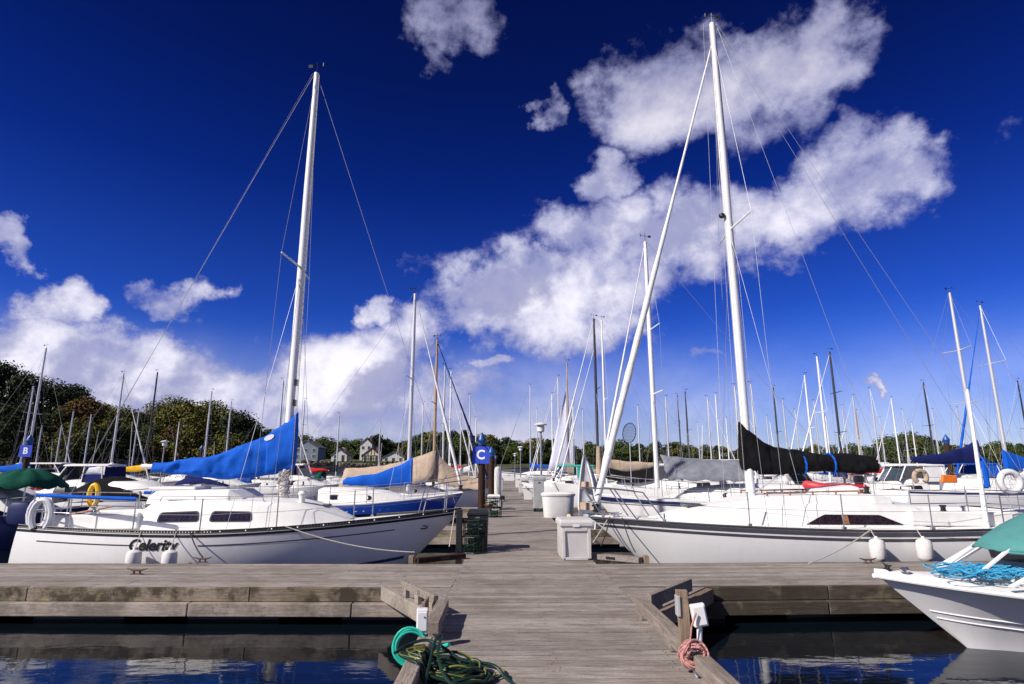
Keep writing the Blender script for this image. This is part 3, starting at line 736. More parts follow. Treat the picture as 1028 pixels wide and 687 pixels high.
BOATS = []
def sail_boat(label, loc, rz, L, B, mh, cover='blue', hullm=WHITE, mastm=ALU, jib=None, jr=.05, mxf=.60, stripes=None, group='sailboats moored in the marina', ftop=1.0,
              fb=None, det=0, covh=.8, covl=None, rr=.006, mr=None, spr=(.55,), cabin=True, name='sailboat', dodger=None, cabm=None, bowt=.985, zbo=1.15):
    t = thing(name, label, 'sailboat', loc, rz, group)
    fb = fb or (L * .10 + .1, L * .095 + .05, L * .125 + .12)
    h = Hull(L, B, fb[0], fb[1], fb[2], rake=L * .11, trans=.2, bw=.7)
    h.hull_mesh(18 if not det else 28, 6 if not det else 9).build('hull', hullm, t, smooth=True)
    h.deck_mesh(12 if not det else 24).build('deck', WHITED, t, smooth=True)
    for d0, d1, m in (stripes or []): h.stripe(d0, d1, nt=16 if not det else 40).build('hull_stripe', m, t, smooth=True)
    if cabin:
        z = fb[1] + .0; hh = .42 + .01 * L
        c = Cabin([(L * .30, B * .30, z, hh), (L * .32, B * .31, z, hh + .02), (L * .50, B * .32, z, hh), (L * .62, B * .27, z, hh * .8), (L * .74, B * .12, z + .05, .06)])
        c.mesh().build('cabin', cabm or WHITED, t, smooth=True)
        for sd in (1, -1): c.window(L * .36, L * .56, .35, .78, sd, rnd=.4).build('window', GLASS, t)
    if dodger:
        x = L * .27; m = MB(); rows = []
        for i, (dx, hh2, w2) in enumerate(((0, .95, .40), (.35, .92, .40), (.8, .6, .37), (1.0, .35, .34))):
            rows.append([(x + dx, B * w2 * cos(a), fb[1] + .15 + hh2 * max(0, sin(a)) ** .6) for a in [pi * k / 10 for k in range(11)]])
        m.grid(rows); m.build('dodger', COVERS[dodger], t, smooth=True, solid=.02)
    mx = L * mxf; mz = fb[1] + (.4 if cabin else .05)
    mast = boat_lines(h, t, mx, mz, mh, det, jib=jib, jr=jr, mastm=mastm, mr=mr or .06 + .002 * L, rr=rr, frac=ftop, spr=spr, sw=B * .3, jibm=COVERS.get(jib) if jib not in (None, 'white', True) else CWHITE, bow_t=bowt)
    zb = fb[1] + zbo; bl = covl or L * .38
    b = MB(); b.tube([(mx - .02, 0, zb), (mx - bl - .12, 0, zb + .02)], .05, 6); b.build('boom', mastm, t, smooth=True)
    if cover: sail_cover_mesh(mx, mx - bl, zb + .06, .26, covh, .15, 10 if not det else 18, seed=int(mh * 100)).build('sail_cover', COVERS[cover], t, smooth=True)
    # pulpit and stanchions
    pm = MB(); P = h.edge
    pts = [P(.86, 1, .02, .05), P(.88, 1, .55, .05), P(.95, 1, .6, .02), Vector((L * 1.005, 0, h.fb + .62)), P(.95, -1, .6, .02), P(.88, -1, .55, .05), P(.86, -1, .02, .05)]
    pm.tube(pts, .014, 4); pm.build('pulpit', STEEL, t)
    sm = MB()
    for sd in (1, -1):
        for tt in (.03, .2, .38, .55, .72): sm.tube([P(tt, sd, 0, .05), P(tt, sd, .6, .05)], .012, 4)
        sm.tube([P(tt, sd, .58, .05) for tt in (.03, .2, .38, .55, .72, .88)], .005, 3); sm.tube([P(tt, sd, .3, .05) for tt in (.03, .2, .38, .55, .72, .88)], .005, 3)
    sm.build('lifelines', STEEL, t)
    return t, h

SCUM = mat("waterline_scum", (.20, .19, .12), .7, var=.35, scale=3, dirt=.5)
BOOT = mat("boot_stripe", (.03, .05, .12), .4, var=.2)
# ---- fenders and mooring lines (top-level things)
def fender(label, top, z0, R_=.11, H=.52, lean=0.0, line_to=None):
    """top: world point of the fender's eye"""
    t = thing('fender', label, 'fender', (top.x, top.y, top.z), 0, 'white fenders hung along the hulls')
    b = MB(); b.lathe([(.025, .03), (.035, -.01), (R_ * .55, -.02), (R_ * .9, -.05), (R_, -.10), (R_, -H + .10), (R_ * .8, -H + .06), (.05, -H), (.03, -H - .03)], n=18); b.build('body', FENDW, t, smooth=True)
    if line_to is not None:
        r = MB(); r.tube([(0, 0, -.02), Vector(line_to) - top], .009, 6); r.tube([(.03 * cos(a), 0, -.03 + .035 * sin(a)) for a in [k * pi / 4 for k in range(8)]], .008, 5, closed=True); r.build('line', ROPEW, t)
    return t
def mooring(label, pts, m=ROPEW, r=.011):
    mb = MB(); mb.tube(pts, r, 6); return tag(mb.build('mooring_line', m, smooth=True), label, 'mooring line', 'mooring lines to the docks')

# ================================================================== white sailboat at left (blue sail cover)
def left_boat():
    YC = 13.0; bow = at(463, 513, YC); L = 8.55; X0 = bow.x - L
    t = thing('sailboat', 'large white sailboat with bright blue sail cover and Celerity lettered on its side at left', 'sailboat', (X0, YC, 0), 0, 'sailboats moored in the marina')
    h = Hull(L, 2.85, .97, .90, 1.22, draft=.45, rake=1.25, trans=.14, bw=.62, bowp=1.9, tm=.42, py0=.42, py1=1.15, flare=.45)
    h.hull_mesh(40, 12).build('hull', WHITE, t, smooth=True)
    h.deck_mesh(36).build('deck', WHITED, t, smooth=True)
    lx = lambda px, py, Y: at(px, py, Y).x - X0
    h.stripe(.012, .06, .0, .997, 50).build('sheer_stripe', BLACK, t, smooth=True)
    h.stripe(.80, .86, .02, .93, 40).build('boot_stripe', BOOT, t, smooth=True)
    # perforated toe rail
    rail = MB(); n = 150
    for sd in (1, -1):
        rail.tube([h.edge(i / 40, sd, .058, .02) for i in range(41)], .013, 5)
        rail.tube([h.edge(i / 40, sd, .012, .02) for i in range(41)], .013, 5)
        for i in range(n):
            a = h.edge(i / n, sd, .035, .02); b_ = h.edge((i + (.72 if i < 70 else .97 if i % 8 else .6)) / n, sd, .035, .02); rail.bar(a, b_, .012, .045)
    rail.build('toe_rail', BLACK, t)
    # cove stripe broken around the name
    h.stripe(.20, .222, .06, .30, 20, (-1,)).build('cove_stripe', STRIPEG, t); h.stripe(.20, .222, .44, .86, 30, (-1,)).build('cove_stripe', STRIPEG, t)
    h.stripe(.20, .222, .06, .86, 40, (1,)).build('cove_stripe', STRIPEG, t)
    # the name
    xn = lx(152, 549, 11.62); tn = xn / L; q = h.q_at(tn, .205); pc = h.P(tn, q, -1, 0.006); q2 = h.q_at(tn, .10); up = (h.P(tn, q2, -1) - h.P(tn, q, -1))
    tx = h.P(tn + .03, h.q_at(tn + .03, .235), -1) - h.P(tn - .03, h.q_at(tn - .03, .235), -1); tx.z = .00
    nm = text_mesh('name_lettering', 'Celerity', .28, basis(pc, (1, 0, 0), (0, 0, 1)), LETK, t, shear=.32, extrude=0, bold=.009, sx=1.0)
    for v in nm.data.vertices:
        tt = v.co.x / L; dd = h.zs(tt) - v.co.z; v.co.y = h.P(tt, h.q_at(tt, max(.01, dd)), -1).y - .009
    # cabin
    z = .90
    ca = Cabin([(lx(143, 505, 12.2), .86, z, .40), (lx(152, 505, 12.2), .90, z, .54), (lx(205, 500, 12.2), .94, z, .60), (lx(290, 500, 12.2), .84, z + .02, .52), (lx(318, 510, 12.4), .70, z + .05, .36), (lx(350, 515, 12.6), .42, z + .1, .06)])
    ca.mesh().build('cabin', WHITED, t, smooth=True)
    rf = MB(); rf.loft([[(x, y * w, zz) for y, zz in ((-.70, z + .50), (-.62, z + tp), (.62, z + tp), (.70, z + .50))] for x, w, tp in ((lx(152, 495, 12.5), .96, .64), (lx(160, 495, 12.5), 1, .76), (lx(232, 495, 12.5), .98, .78), (lx(246, 495, 12.5), .85, .62))]); rf.build('coach_roof', WHITED, t, bevel=.03)
    for a, b_ in ((158, 199), (211, 251)):
        for sd in (-1, 1):
            fr = MB(); w = ca.window(lx(a, 520, 12.1), lx(b_, 520, 12.1), .42, .76, sd, slant1=-.03, slant0=.05); w.build('window', GLASS, t)
            f2 = ca.window(lx(a, 520, 12.1) - .03, lx(b_, 520, 12.1) + .03, .37, .81, sd, slant1=-.03, slant0=.05)
            for i, v in enumerate(f2.v):
                pass
            f2.v = [(v[0], v[1] - sd * .006, v[2]) for v in f2.v]; f2.build('window_frame', DKGREY, t)
    # companion hatch, handrails, deck hatch
    hb = MB(); hb.box((lx(182, 490, 13), 0, z + .80), (.95, .72, .06)); hb.build('sliding_hatch', WHITED, t, bevel=.02)
    fh = MB(); fh.box((lx(318, 505, 13), 0, z + .44), (.5, .5, .05)); fh.build('deck_hatch', GLASSB, t, bevel=.015)
    for sd in (-1, 1):
        g = MB(); xa, xb = lx(165, 500, 12.4), lx(268, 500, 12.4); pts = [(xa, sd * .74, z + .56), (xa + .05, sd * .74, z + .66), (xb - .05, sd * .70, z + .64), (xb, sd * .70, z + .52)]
        g.tube(pts, .012, 6)
        for f in (.33, .66): x = xa + (xb - xa) * f; g.tube([(x, sd * .73, z + .52), (x, sd * .73, z + .655)], .012, 5)
        g.build('handrail', STEEL, t)
    # cockpit coaming and seats
    ck = MB(); xe = lx(150, 505, 12.4)
    ck.bar((.5, -.62, z + .12), (.5, .62, z + .12), .14, .26); ck.build('cockpit_coaming', WHITED, t, bevel=.03)
    for sd in (-1, 1): ck = MB(); ck.bar((.45, sd * .72, z + .14), (xe, sd * .84, z + .20), .13, .30); ck.build('cockpit_coaming', WHITED, t, bevel=.03)
    cu = MB(); cu.box((xe * .55, 0, z + .02), (xe * .75, 1.2, .06)); cu.build('cockpit_sole', GREYW, t)
    for sd in (-1, 1):
        wn = MB(); wn.lathe([(.07, 0), (.07, .04), (.045, .06), (.045, .12), (.07, .15), (.05, .16)], (xe * .6, sd * .8, z + .33), 14); wn.build('winch', STEEL, t, smooth=True)
    tl = MB(); tl.tube([(.35, 0, z + .25), (1.2, .05, z + .42)], [.03, .02], 6); tl.build('tiller', TEAK, t)
    # mast and rigging
    mtop = at(320, 74, YC); mx = lx(300, 300, YC)
    mx = (at(320, 74, YC).x + at(288, 425, YC).x) / 2 - X0
    print('left mast x', at(320, 74, YC).x, at(288, 425, YC).x, 'h', mtop.z, 'L', L, 'X0', X0)
    mast = boat_lines(h, t, mx, z + .62, mtop.z, 1, rr=.0045, spr=(.5,), sw=.92, mr=.085, mastm=ALUW, jib=None)
    for zz in (z + 2.6, z + 3.05): b0 = MB(); b0.box((mx + .09, -.02, zz), (.08, .07, .14)); b0.build('mast_fitting', BLACK, mast)
    hal = MB()
    for dx, dy in ((.1, .05), (.11, -.06), (-.1, .05), (.16, -.16)): hal.tube([(mx + dx * 1.4, dy * 1.5, z + .9), (mx + dx * .6, dy * .5, mtop.z - .1)], .0045, 4)
    hal.build('halyards', ROPEW, mast)
    tp_ = MB(); tp_.tube([(mx - .1, 0, mtop.z), (.6, .0, 2.2)], .004, 4); tp_.build('topping_lift', WIRE, t)
    clut = MB(); r = random.Random(4)
    for k in range(14):
        a = r.uniform(0, 6); pts = [(mx + .1 * cos(a + j) + r.uniform(-.05, .05), .12 * sin(a + j), z + .65 + .5 * j / 7 + r.uniform(-.04, .04)) for j in range(8)]; clut.tube(pts, .010, 5)
    clut.build('coiled_halyard', ROPEW, mast)
    # boom + cover
    zb = 2.14; xa = lx(152, 476, YC)
    bo = MB(); bo.tube([(mx - .05, 0, zb), (xa - .22, 0, zb + .0)], .055, 10); bo.build('boom', ALUW, t, smooth=True)
    sc = sail_cover_mesh(mx, xa, zb + .02, .17, 1.22, .17, 80, seed=11, over=.17, fold=.034, droop=.09); o = sc.build('sail_cover', CBLUE, t, smooth=True)
    ex, ez = mx - .36, zb + .62; bv = min(o.data.vertices, key=lambda v: (v.co.x - ex) ** 2 + (v.co.z - ez) ** 2 + (0 if v.co.y < -.03 else 9)); c0 = bv.co.copy(); lg = MB()
    vs_ = sorted((v for v in o.data.vertices if v.co.y < -.01), key=lambda v: (v.co - c0).length)[:14]; ymin = min(v.co.y for v in vs_) - .006
    lg.poly([(c0.x + .10 * cos(a) - .03 * sin(a), ymin + (.0), c0.z + .045 * sin(a) + .05 * cos(a)) for a in [2 * pi * k / 14 for k in range(14)]]); lg.build('cover_emblem', LETW, o, solid=.006)
    tie = MB(); 
    for k in range(9):
        x = xa + .4 + k * .26; tie.tube([(x, -.12, zb - .1), (x + .02, -.02, zb - .22), (x, .12, zb - .1)], .006, 4)
    tie.build('cover_lacing', ROPEK, o)
    # mainsheet
    ms = MB(); ms.tube([(xa + .3, 0, zb - .05), (xa - .1, 0, z + .35)], .008, 4); ms.tube([(xa + .36, 0, zb - .05), (xa, 0.04, z + .35)], .008, 4); ms.build('mainsheet', ROPEW, t)
    # pulpit, pushpit, stanchions, lifelines
    P = h.edge
    pu = MB(); pu.tube([P(.90, -1, .02, .04), P(.915, -1, .58, .02), P(.955, -1, .62, -.03), Vector((L + .12, 0, h.fb + .64)), P(.955, 1, .62, -.03), P(.915, 1, .58, .02), P(.90, 1, .02, .04)], .0125, 6)
    pu.tube([P(.91, -1, .30, .03), Vector((L * .985, -.02, h.fb + .32)), P(.91, 1, .30, .03)], .0125, 6)
    for sd in (-1, 1): pu.tube([P(.96, sd, .02, .0), P(.965, sd, .62, -.03)], .0125, 6)
    pu.build('pulpit', STEEL, t, smooth=True)
    pp = MB()
    for zz in (.32, .62): pp.tube([P(.13, -1, zz, .05), P(.03, -1, zz, .05), P(.005, -1, zz, .16), P(.005, 1, zz, .16), P(.03, 1, zz, .05), P(.13, 1, zz, .05)], .0125, 6)
    for tt, ins in ((.13, .05), (.03, .05)):
        for sd in (-1, 1): pp.tube([P(tt, sd, .0, ins), P(tt, sd, .62, ins)], .0125, 6)
    for sd in (-.35, .35): pp.tube([(.04, sd, .97), (.04, sd, 1.6)], .0125, 6)
    pp.build('pushpit', STEEL, t, smooth=True)
    tts = (.13, .29, .44, .60, .76)
    for sd in (-1, 1):
        for tt in tts[1:]:
            s = MB(); s.tube([P(tt, sd, .0, .06), P(tt, sd, .64, .06)], .0125, 6); s.box(tuple(P(tt, sd, .03, .06)), (.06, .05, .05)); s.build('stanchion', STEEL, t)
        for zz in (.62, .34):
            s = MB(); s.tube([P(tt, sd, zz, .06) for tt in tts + (.91,)], .004, 4); s.build('lifeline', WIRE, t)
    # blue padding on the aft lifelines
    pd = MB(); pd.tube([P(.035, -1, .63, .05), P(.13, -1, .63, .05), P(.29, -1, .625, .06)], .035, 8); pd.build('lifeline_pad', CBLUE, t, smooth=True)
    pd = MB(); pd.tube([P(.14, 1, .63, .05), P(.42, 1, .63, .05)], .035, 8); pd.build('lifeline_pad', CBLUE, t, smooth=True)
    # grey and white horseshoe covers on the stern rail
    for x, y, ry, m in ((.12, -.55, .1, GREYW), (.5, -.98, 0, GREYW)):
        u = MB(); pts = [Vector((x + .19 * cos(a), y, 1.20 + .30 * sin(a))) for a in [-.9 + k * (pi + 1.8) / 12 for k in range(13)]]; u.tube(pts, .058, 8); u.build('horseshoe_buoy', m, t, smooth=True)
    # rudder and outboard
    rd = MB(); rd.box((-.27, 0, .15), (.06, .06, 1.3)); rd.box((-.33, 0, -.1), (.3, .05, .9)); rd.build('rudder', GREYW, t, bevel=.015)
    ob = thing_part('outboard_motor', t)
    m1 = MB(); m1.loft([[(-.62 + dx * sx, dy * sx, zz) for dx, dy in ((-.24, -.14), (.02, -.17), (.2, -.12), (.2, .12), (.02, .17), (-.24, .14))] for zz, sx in ((.95, .8), (1.05, 1), (1.3, 1.02), (1.42, .8))]); m1.build('cowling', NAVY, t, smooth=True, bevel=.03)
    m2 = MB(); m2.box((-.55, 0, .55), (.16, .14, .85)); m2.build('outboard_leg', DKGREY, t, bevel=.02)
    cb = MB(); cb.lathe([(.0, 0), (.06, 0), (.06, .004)], n=12); c1 = MB()
    # through-hull eye near the bow
    ev = MB(); tt = .93; ev.tube([h.P(tt, h.q_at(tt, .24), -1, .004) + Vector((.09 * cos(a), -.004, .03 * sin(a))) for a in [k * pi / 6 for k in range(12)]], .012, 5, closed=True); ev.build('fairlead', BLACK, t)
    # jib sheets on the side deck, ventilator
    v = MB(); v.lathe([(.06, 0), (.06, .12), (.09, .2), (.05, .25)], (lx(300, 500, 12.4), -.4, z + .5), 12); v.build('ventilator', WHITED, t, smooth=True)
    # things hanging on it
    for px, pz in ((135, 545), (172, 545)):
        pt = at(px, 545, 11.43); pt.z = 1.045 if False else .80; e = h.edge((pt.x - X0) / L, -1, .06, .02) + Vector((X0, YC, 0)); e.x = pt.x - .02
        fender('white fender hanging at the %s of the two below the lettered name' % ('left' if px == 135 else 'right'), Vector((pt.x, e.y - .17, .655)), 0, R_=.13, H=.46, line_to=e)
    d = ondeck(414, 563); cl = Vector((d.x, FIN_F - .1, DECK + .06))
    a = h.edge(.62, -1, .07, .0) + Vector((X0, YC, 0)); b_ = ondeck(416, 559) + Vector((0, 0, .08))
    mooring('long white line from the side of the blue covered sailboat forward to the pier', sag(a, b_, .10, 14))
    a = h.edge(.985, -1, .03, .0) + Vector((X0, YC, 0)); mooring('short bow line dropping from the blue covered sailboat to the corner brace', sag(a, (a.x - .02, a.y - .9, DECK + .15), .02, 4))
    a = h.edge((at(188, 536, 11.5).x - X0) / L, -1, .06, 0) + Vector((X0, YC, 0)); b_ = ondeck(203, 565) + Vector((0, 0, .09))
    mooring('dark spring line from the blue covered sailboat down to its cleat', sag(a, b_, .05, 8), ROPEK, .013)
    # yellow horseshoe buoy pair on the far rail
    yb = thing('life_buoy', 'yellow horseshoe buoy hung on the stern rail of the blue covered sailboat', 'life buoy', (X0 + lx(90, 500, 13.9), YC + 1.02, 1.5), 0)
    for dx in (0,):
        u = MB(); u.tube([(dx + .10 * cos(a) , 0, .0 + .24 * sin(a)) for a in [-1.1 + k * (pi + 2.2) / 12 for k in range(13)]], .055, 8); u.build('foam', ORYEL, yb, smooth=True)
        s = MB(); s.tube([(-.1, -.06, -.12), (0, -.06, -.24), (.15, 0, -.34)], .012, 4); s.build('strap', TEAK, yb)
    return t, h
def thing_part(name, t): return None
left_boat()

# ================================================================== white sailboat at right (black sail cover)
def right_boat():
    YC = 13.05; bow = at(591, 523, YC); L = 9.3; XS = bow.x + L
    t = thing('sailboat', 'large white sailboat with black sail cover and long dark cabin window at right', 'sailboat', (XS, YC, 0), pi, 'sailboats moored in the marina')
    h = Hull(L, 3.05, 1.0, .95, 1.10, draft=.45, rake=1.35, trans=-.35, bw=.74, bowp=2.0, tm=.40, py0=.42, py1=1.15, flare=.35)
    h.hull_mesh(40, 12).build('hull', WHITE, t, smooth=True); h.deck_mesh(36).build('deck', WHITED, t, smooth=True)
    lx = lambda px, py, Y: XS - at(px, py, Y).x
    W = lambda p: Vector((XS - p.x, YC - p.y, p.z))
    h.stripe(.04, .11, 0, .997, 50).build('sheer_band', STRIPEG, t, smooth=True); h.stripe(.145, .20, 0, .995, 50).build('hull_stripe', STRIPEG, t, smooth=True)
    rub = MB()
    for sd in (1, -1): rub.tube([h.edge(i / 40, sd, .0, -.005) for i in range(41)], .022, 6)
    rub.build('rub_rail', DKGREY, t, smooth=True)
    z = .97
    ca = Cabin([(lx(925, 530, 12.2), 1.02, z, .36), (lx(918, 520, 12.2), 1.06, z, .42), (lx(795, 515, 12.2), 1.00, z, .46), (lx(752, 505, 12.2), .92, z, .44), (lx(700, 512, 12.4), .74, z + .02, .28), (lx(655, 517, 12.7), .42, z + .04, .05)])
    ca.tumble = .3; ca.mesh().build('cabin', WHITED, t, smooth=True)
    for sd in (1, -1): ca.window(lx(903, 524, 12.15), lx(806, 520, 12.15), .14, .66, sd, slant0=.42, slant1=-.42, rnd=.10).build('window', GLASS, t)
    wf = MB(); x0 = lx(848, 523, 12.1); q = [ca.at(x0 + dx, u, 1, .016) for dx, u in ((-.06, .17), (.06, .17), (.06, .63), (-.06, .63))]; wf.poly(q); wf.poly([(v.x, v.y - .004, v.z) for v in q]); wf.build('window_divider', TEAK, t)
    # upper roof hump with sliding hatch and rails
    hb = MB(); xa, xb = lx(855, 490, 13), lx(818, 490, 13); hb.loft([[(x, y * w, zz) for y, zz in ((-.36, z + .5), (-.34, z + tp), (.34, z + tp), (.36, z + .5))] for x, w, tp in ((xa, 1, .74), (xa + .15, 1, .78), (xb, 1, .70), (xb + .12, .95, .56))]); hb.build('sliding_hatch', WHITED, t, bevel=.02)
    rf = MB(); rf.loft([[(x, y * w, zz) for y, zz in ((-.82, z + .42), (-.76, z + tp), (.76, z + tp), (.82, z + .42))] for x, w, tp in ((lx(886, 500, 12.6), .95, .56), (lx(868, 500, 12.6), 1, .62), (lx(770, 500, 12.6), .96, .58), (lx(735, 503, 12.7), .8, .46))]); rf.build('coach_roof', WHITED, t, bevel=.03)
    for sd in (1, -1):
        g = MB(); pa, pb = lx(862, 503, 12.4), lx(770, 503, 12.4); n = 4
        g.tube([(pa, sd * .68, z + .68), (pb, sd * .66, z + .64)], .016, 6)
        for k in range(n + 1): x = pa + (pb - pa) * k / n; g.tube([(x, sd * .68, z + .58), (x, sd * .68, z + .67)], .018, 5)
        g.build('handrail', TEAK, t)
    fh = MB(); fh.box((lx(700, 510, 13), 0, z + .36), (.55, .55, .05)); fh.build('deck_hatch', GLASSB, t, bevel=.015)
    for sd in (1, -1): ck = MB(); ck.bar((.6, sd * .95, z + .12), (lx(905, 525, 12.3), sd * 1.0, z + .18), .16, .28); ck.build('cockpit_coaming', WHITED, t, bevel=.03)
    for sd in (1, -1):
        for xx in (lx(940, 520, 12.3), lx(868, 500, 12.6)):
            wn = MB(); wn.lathe([(.07, 0), (.07, .04), (.045, .06), (.045, .12), (.07, .15), (.05, .16)], (xx, sd * (.98 if xx < 3 else .55), z + (.26 if xx < 3 else .6)), 14); wn.build('winch', BLACK, t, smooth=True)
    # mast
    mtop = at(716, 24, YC); mx = XS - (at(716, 24, YC).x + at(751, 480, YC).x) / 2
    print('right mast', at(716, 24, YC).x, at(751, 480, YC).x, 'h', mtop.z, 'XS', XS, mx)
    mast = boat_lines(h, t, mx, z + .5, mtop.z, 1, rr=.0045, spr=(.52,), sw=1.0, mr=.095, mastm=ALUW, jib='white', jr=.082, bow_t=.985, frac=.965)
    rl = MB(); rl.lathe([(.03, -.06), (.07, -.03), (.07, .03), (.03, .06)], (mx + .16, .05, z + .5 + (mtop.z - z - .5) * .55), 12); rl.build('steaming_light', BLACK, mast, smooth=True)
    hal = MB()
    for dx, dy in ((.12, .08), (.14, -.08), (-.12, .06), (.55, .25)): hal.tube([(mx + dx * 1.3, dy * 1.5, z + .55), (mx + dx * .5, dy * .5, mtop.z - .1)], .0045, 4)
    hal.build('halyards', ROPEW, mast)
    tp_ = MB(); tp_.tube([(mx - .1, 0, mtop.z), (lx(880, 468, YC) - .1, .0, 2.2)], .004, 4); tp_.build('topping_lift', WIRE, t)
    tp_ = MB(); tp_.tube([(mx - .08, .05, mtop.z), (.1, .9, 1.0)], .004, 4); tp_.build('backstay', WIRE, t)
    # boom + black cover
    zb = 2.17; xa = lx(880, 468, YC)
    bo = MB(); bo.tube([(mx - .05, 0, zb), (xa - .15, 0, zb - .02)], .06, 10); bo.build('boom', ALUW, t, smooth=True)
    o = sail_cover_mesh(mx, xa, zb + .0, .31, 1.02, .17, 70, seed=21, over=.13, fold=.040, pw=6).build('sail_cover', CBLACK, t, smooth=True)
    for px in (806, 835):
        x = lx(px, 466, YC); b = MB(); b.tube([(x + .01 * k, .225 * sin(a) , zb + .03 - .22 * cos(a)) for k, a in enumerate([pi * 2 * j / 12 for j in range(13)])], .022, 6); b.build('sail_tie', CBLUE, o)
    st = MB(); st.tube([(lx(868, 470, YC), 0, zb), (lx(868, 500, YC), 0, z + .6)], .01, 4); st.tube([(lx(866, 470, YC), 0, zb), (lx(875, 500, YC), 0, z + .6)], .01, 4); st.build('mainsheet', ROPEW, t)
    vg = MB(); vg.tube([(mx - .9, 0, zb - .04), (mx - .08, 0, z + .62)], .02, 6); vg.build('boom_vang', ALU, t)
    # pulpit
    P = h.edge; pu = MB()
    pu.tube([P(.845, 1, .02, .05), P(.885, 1, .56, .05), P(.945, 1, .60, .0), Vector((L + .12, .12, h.fb + .60)), Vector((L + .12, -.12, h.fb + .60)), P(.945, -1, .60, .0), P(.885, -1, .56, .05), P(.845, -1, .02, .05)], .014, 8)
    for sd in (1, -1):
        pu.tube([P(.90, sd, .02, .04), P(.945, sd, .60, .0)], .014, 6); pu.tube([P(.97, sd, .02, -.0), Vector((L + .10, sd * .12, h.fb + .60))], .014, 6)
        pu.tube([P(.865, sd, .30, .05), Vector((L * 1.0, sd * .10, h.fb + .31))], .012, 6)
    pu.build('pulpit', STEEL, t, smooth=True)
    pp = MB()
    for zz in (.32, .62): pp.tube([P(.16, -1, zz, .05), P(.03, -1, zz, .05), P(.005, -1, zz, .16), P(.005, 1, zz, .16), P(.03, 1, zz, .05), P(.16, 1, zz, .05)], .0125, 6)
    for tt in (.03, .16):
        for sd in (-1, 1): pp.tube([P(tt, sd, 0, .05), P(tt, sd, .62, .05)], .0125, 6)
    pp.build('pushpit', STEEL, t, smooth=True)
    tts = (.16, .32, .50, .68)
    for sd in (-1, 1):
        for tt in tts[1:]:
            s = MB(); s.tube([P(tt, sd, .0, .06), P(tt, sd, .66, .06)], .0125, 6); s.box(tuple(P(tt, sd, .03, .06)), (.07, .06, .06)); s.build('stanchion', STEEL, t)
        for zz in (.64, .34):
            s = MB(); s.tube([P(tt, sd, zz, .06) for tt in tts + (.87,)], .004, 4); s.build('lifeline', WIRE, t)
    # white flag staff at the stern quarter
    a = at(990, 525, 11.9); b_ = at(971, 391, 11.9); s = MB(); s.tube([(XS - a.x, YC - 11.9, z - .1), (XS - b_.x, YC - 11.9, b_.z)], [.05, .025], 8); s.build('antenna_pole', ALUW, t, smooth=True)
    # jib sheet and lines on deck
    r = random.Random(8)
    for k in range(4):
        y = .75 - k * .1; pts = [(lx(630 + 70 * j, 520, 12.4), (y + r.uniform(-.12, .12)) * (.45 + .12 * j), h.zs(.8 - .1 * j) + .055 + (.0 if j < 3 else .0)) for j in range(4)]; s = MB(); s.tube(pts, .008, 5); s.build('deck_line', ROPEW, t)
    an = MB(); an.bar((L - .35, 0, h.fb + .09), (L + .22, 0, h.fb + .10), .10, .07); an.box((L + .16, 0, h.fb + .05), (.08, .16, .12)); an.build('anchor_roller', STEEL, t, bevel=.01)
    for tt in (.94,):
        for sd in (1, -1):
            c = MB(); cleat_mesh(c, tuple(P(tt, sd, .03, .12)), 0, .9); c.build('cleat', STEEL, t)
    # fenders and lines
    for px, nm in ((881, 'left'), (928, 'right')):
        pt = at(px, 548, 11.37); e = W(P((XS - pt.x) / L, 1, .0, .0)); e.x = pt.x
        fender('grubby white fender hanging %s of the pair on the black covered sailboat' % nm, Vector((pt.x, e.y - .15, .84)), 0, R_=.135, H=.44, line_to=Vector((e.x, e.y + .03, e.z + .06)))
    a = W(P((XS - at(872, 530, 11.6).x) / L, 1, .02)); mooring('grey spring line sloping from the black covered sailboat down to the finger dock', sag(a, ondeck(812, 567) + Vector((0, 0, .02)), .05, 10))
    mooring('slack line from the black covered sailboat reaching toward the motorboat bow', sag(a, W(P(.1, 1, .02)) + Vector((0, -.15, -.1)), .12, 10))
    a = W(P(.955, 1, .03)); b_ = ondeck(603, 554) + Vector((0, 0, .1)); mooring('black bow line from the black covered sailboat to the dock beside the dock box', sag(a, b_, .06, 8), ROPEK, .014)
    a = W(P(.93, 1, .03)); b_ = ondeck(638, 560) + Vector((0, 0, .1)); mooring('second bow line of the black covered sailboat to the slotted brace', sag(a, b_, .07, 8), ROPEK, .012)
    a = W(P(.955, 1, .03)) + Vector((0, .1, 0)); b_ = ondeck(592, 555) + Vector((0, 0, .1)); mooring('taut pale line from the bow rail of the black covered sailboat to the pier edge', sag(a, b_, .02, 6), ROPEW, .012)
    return t
right_boat()

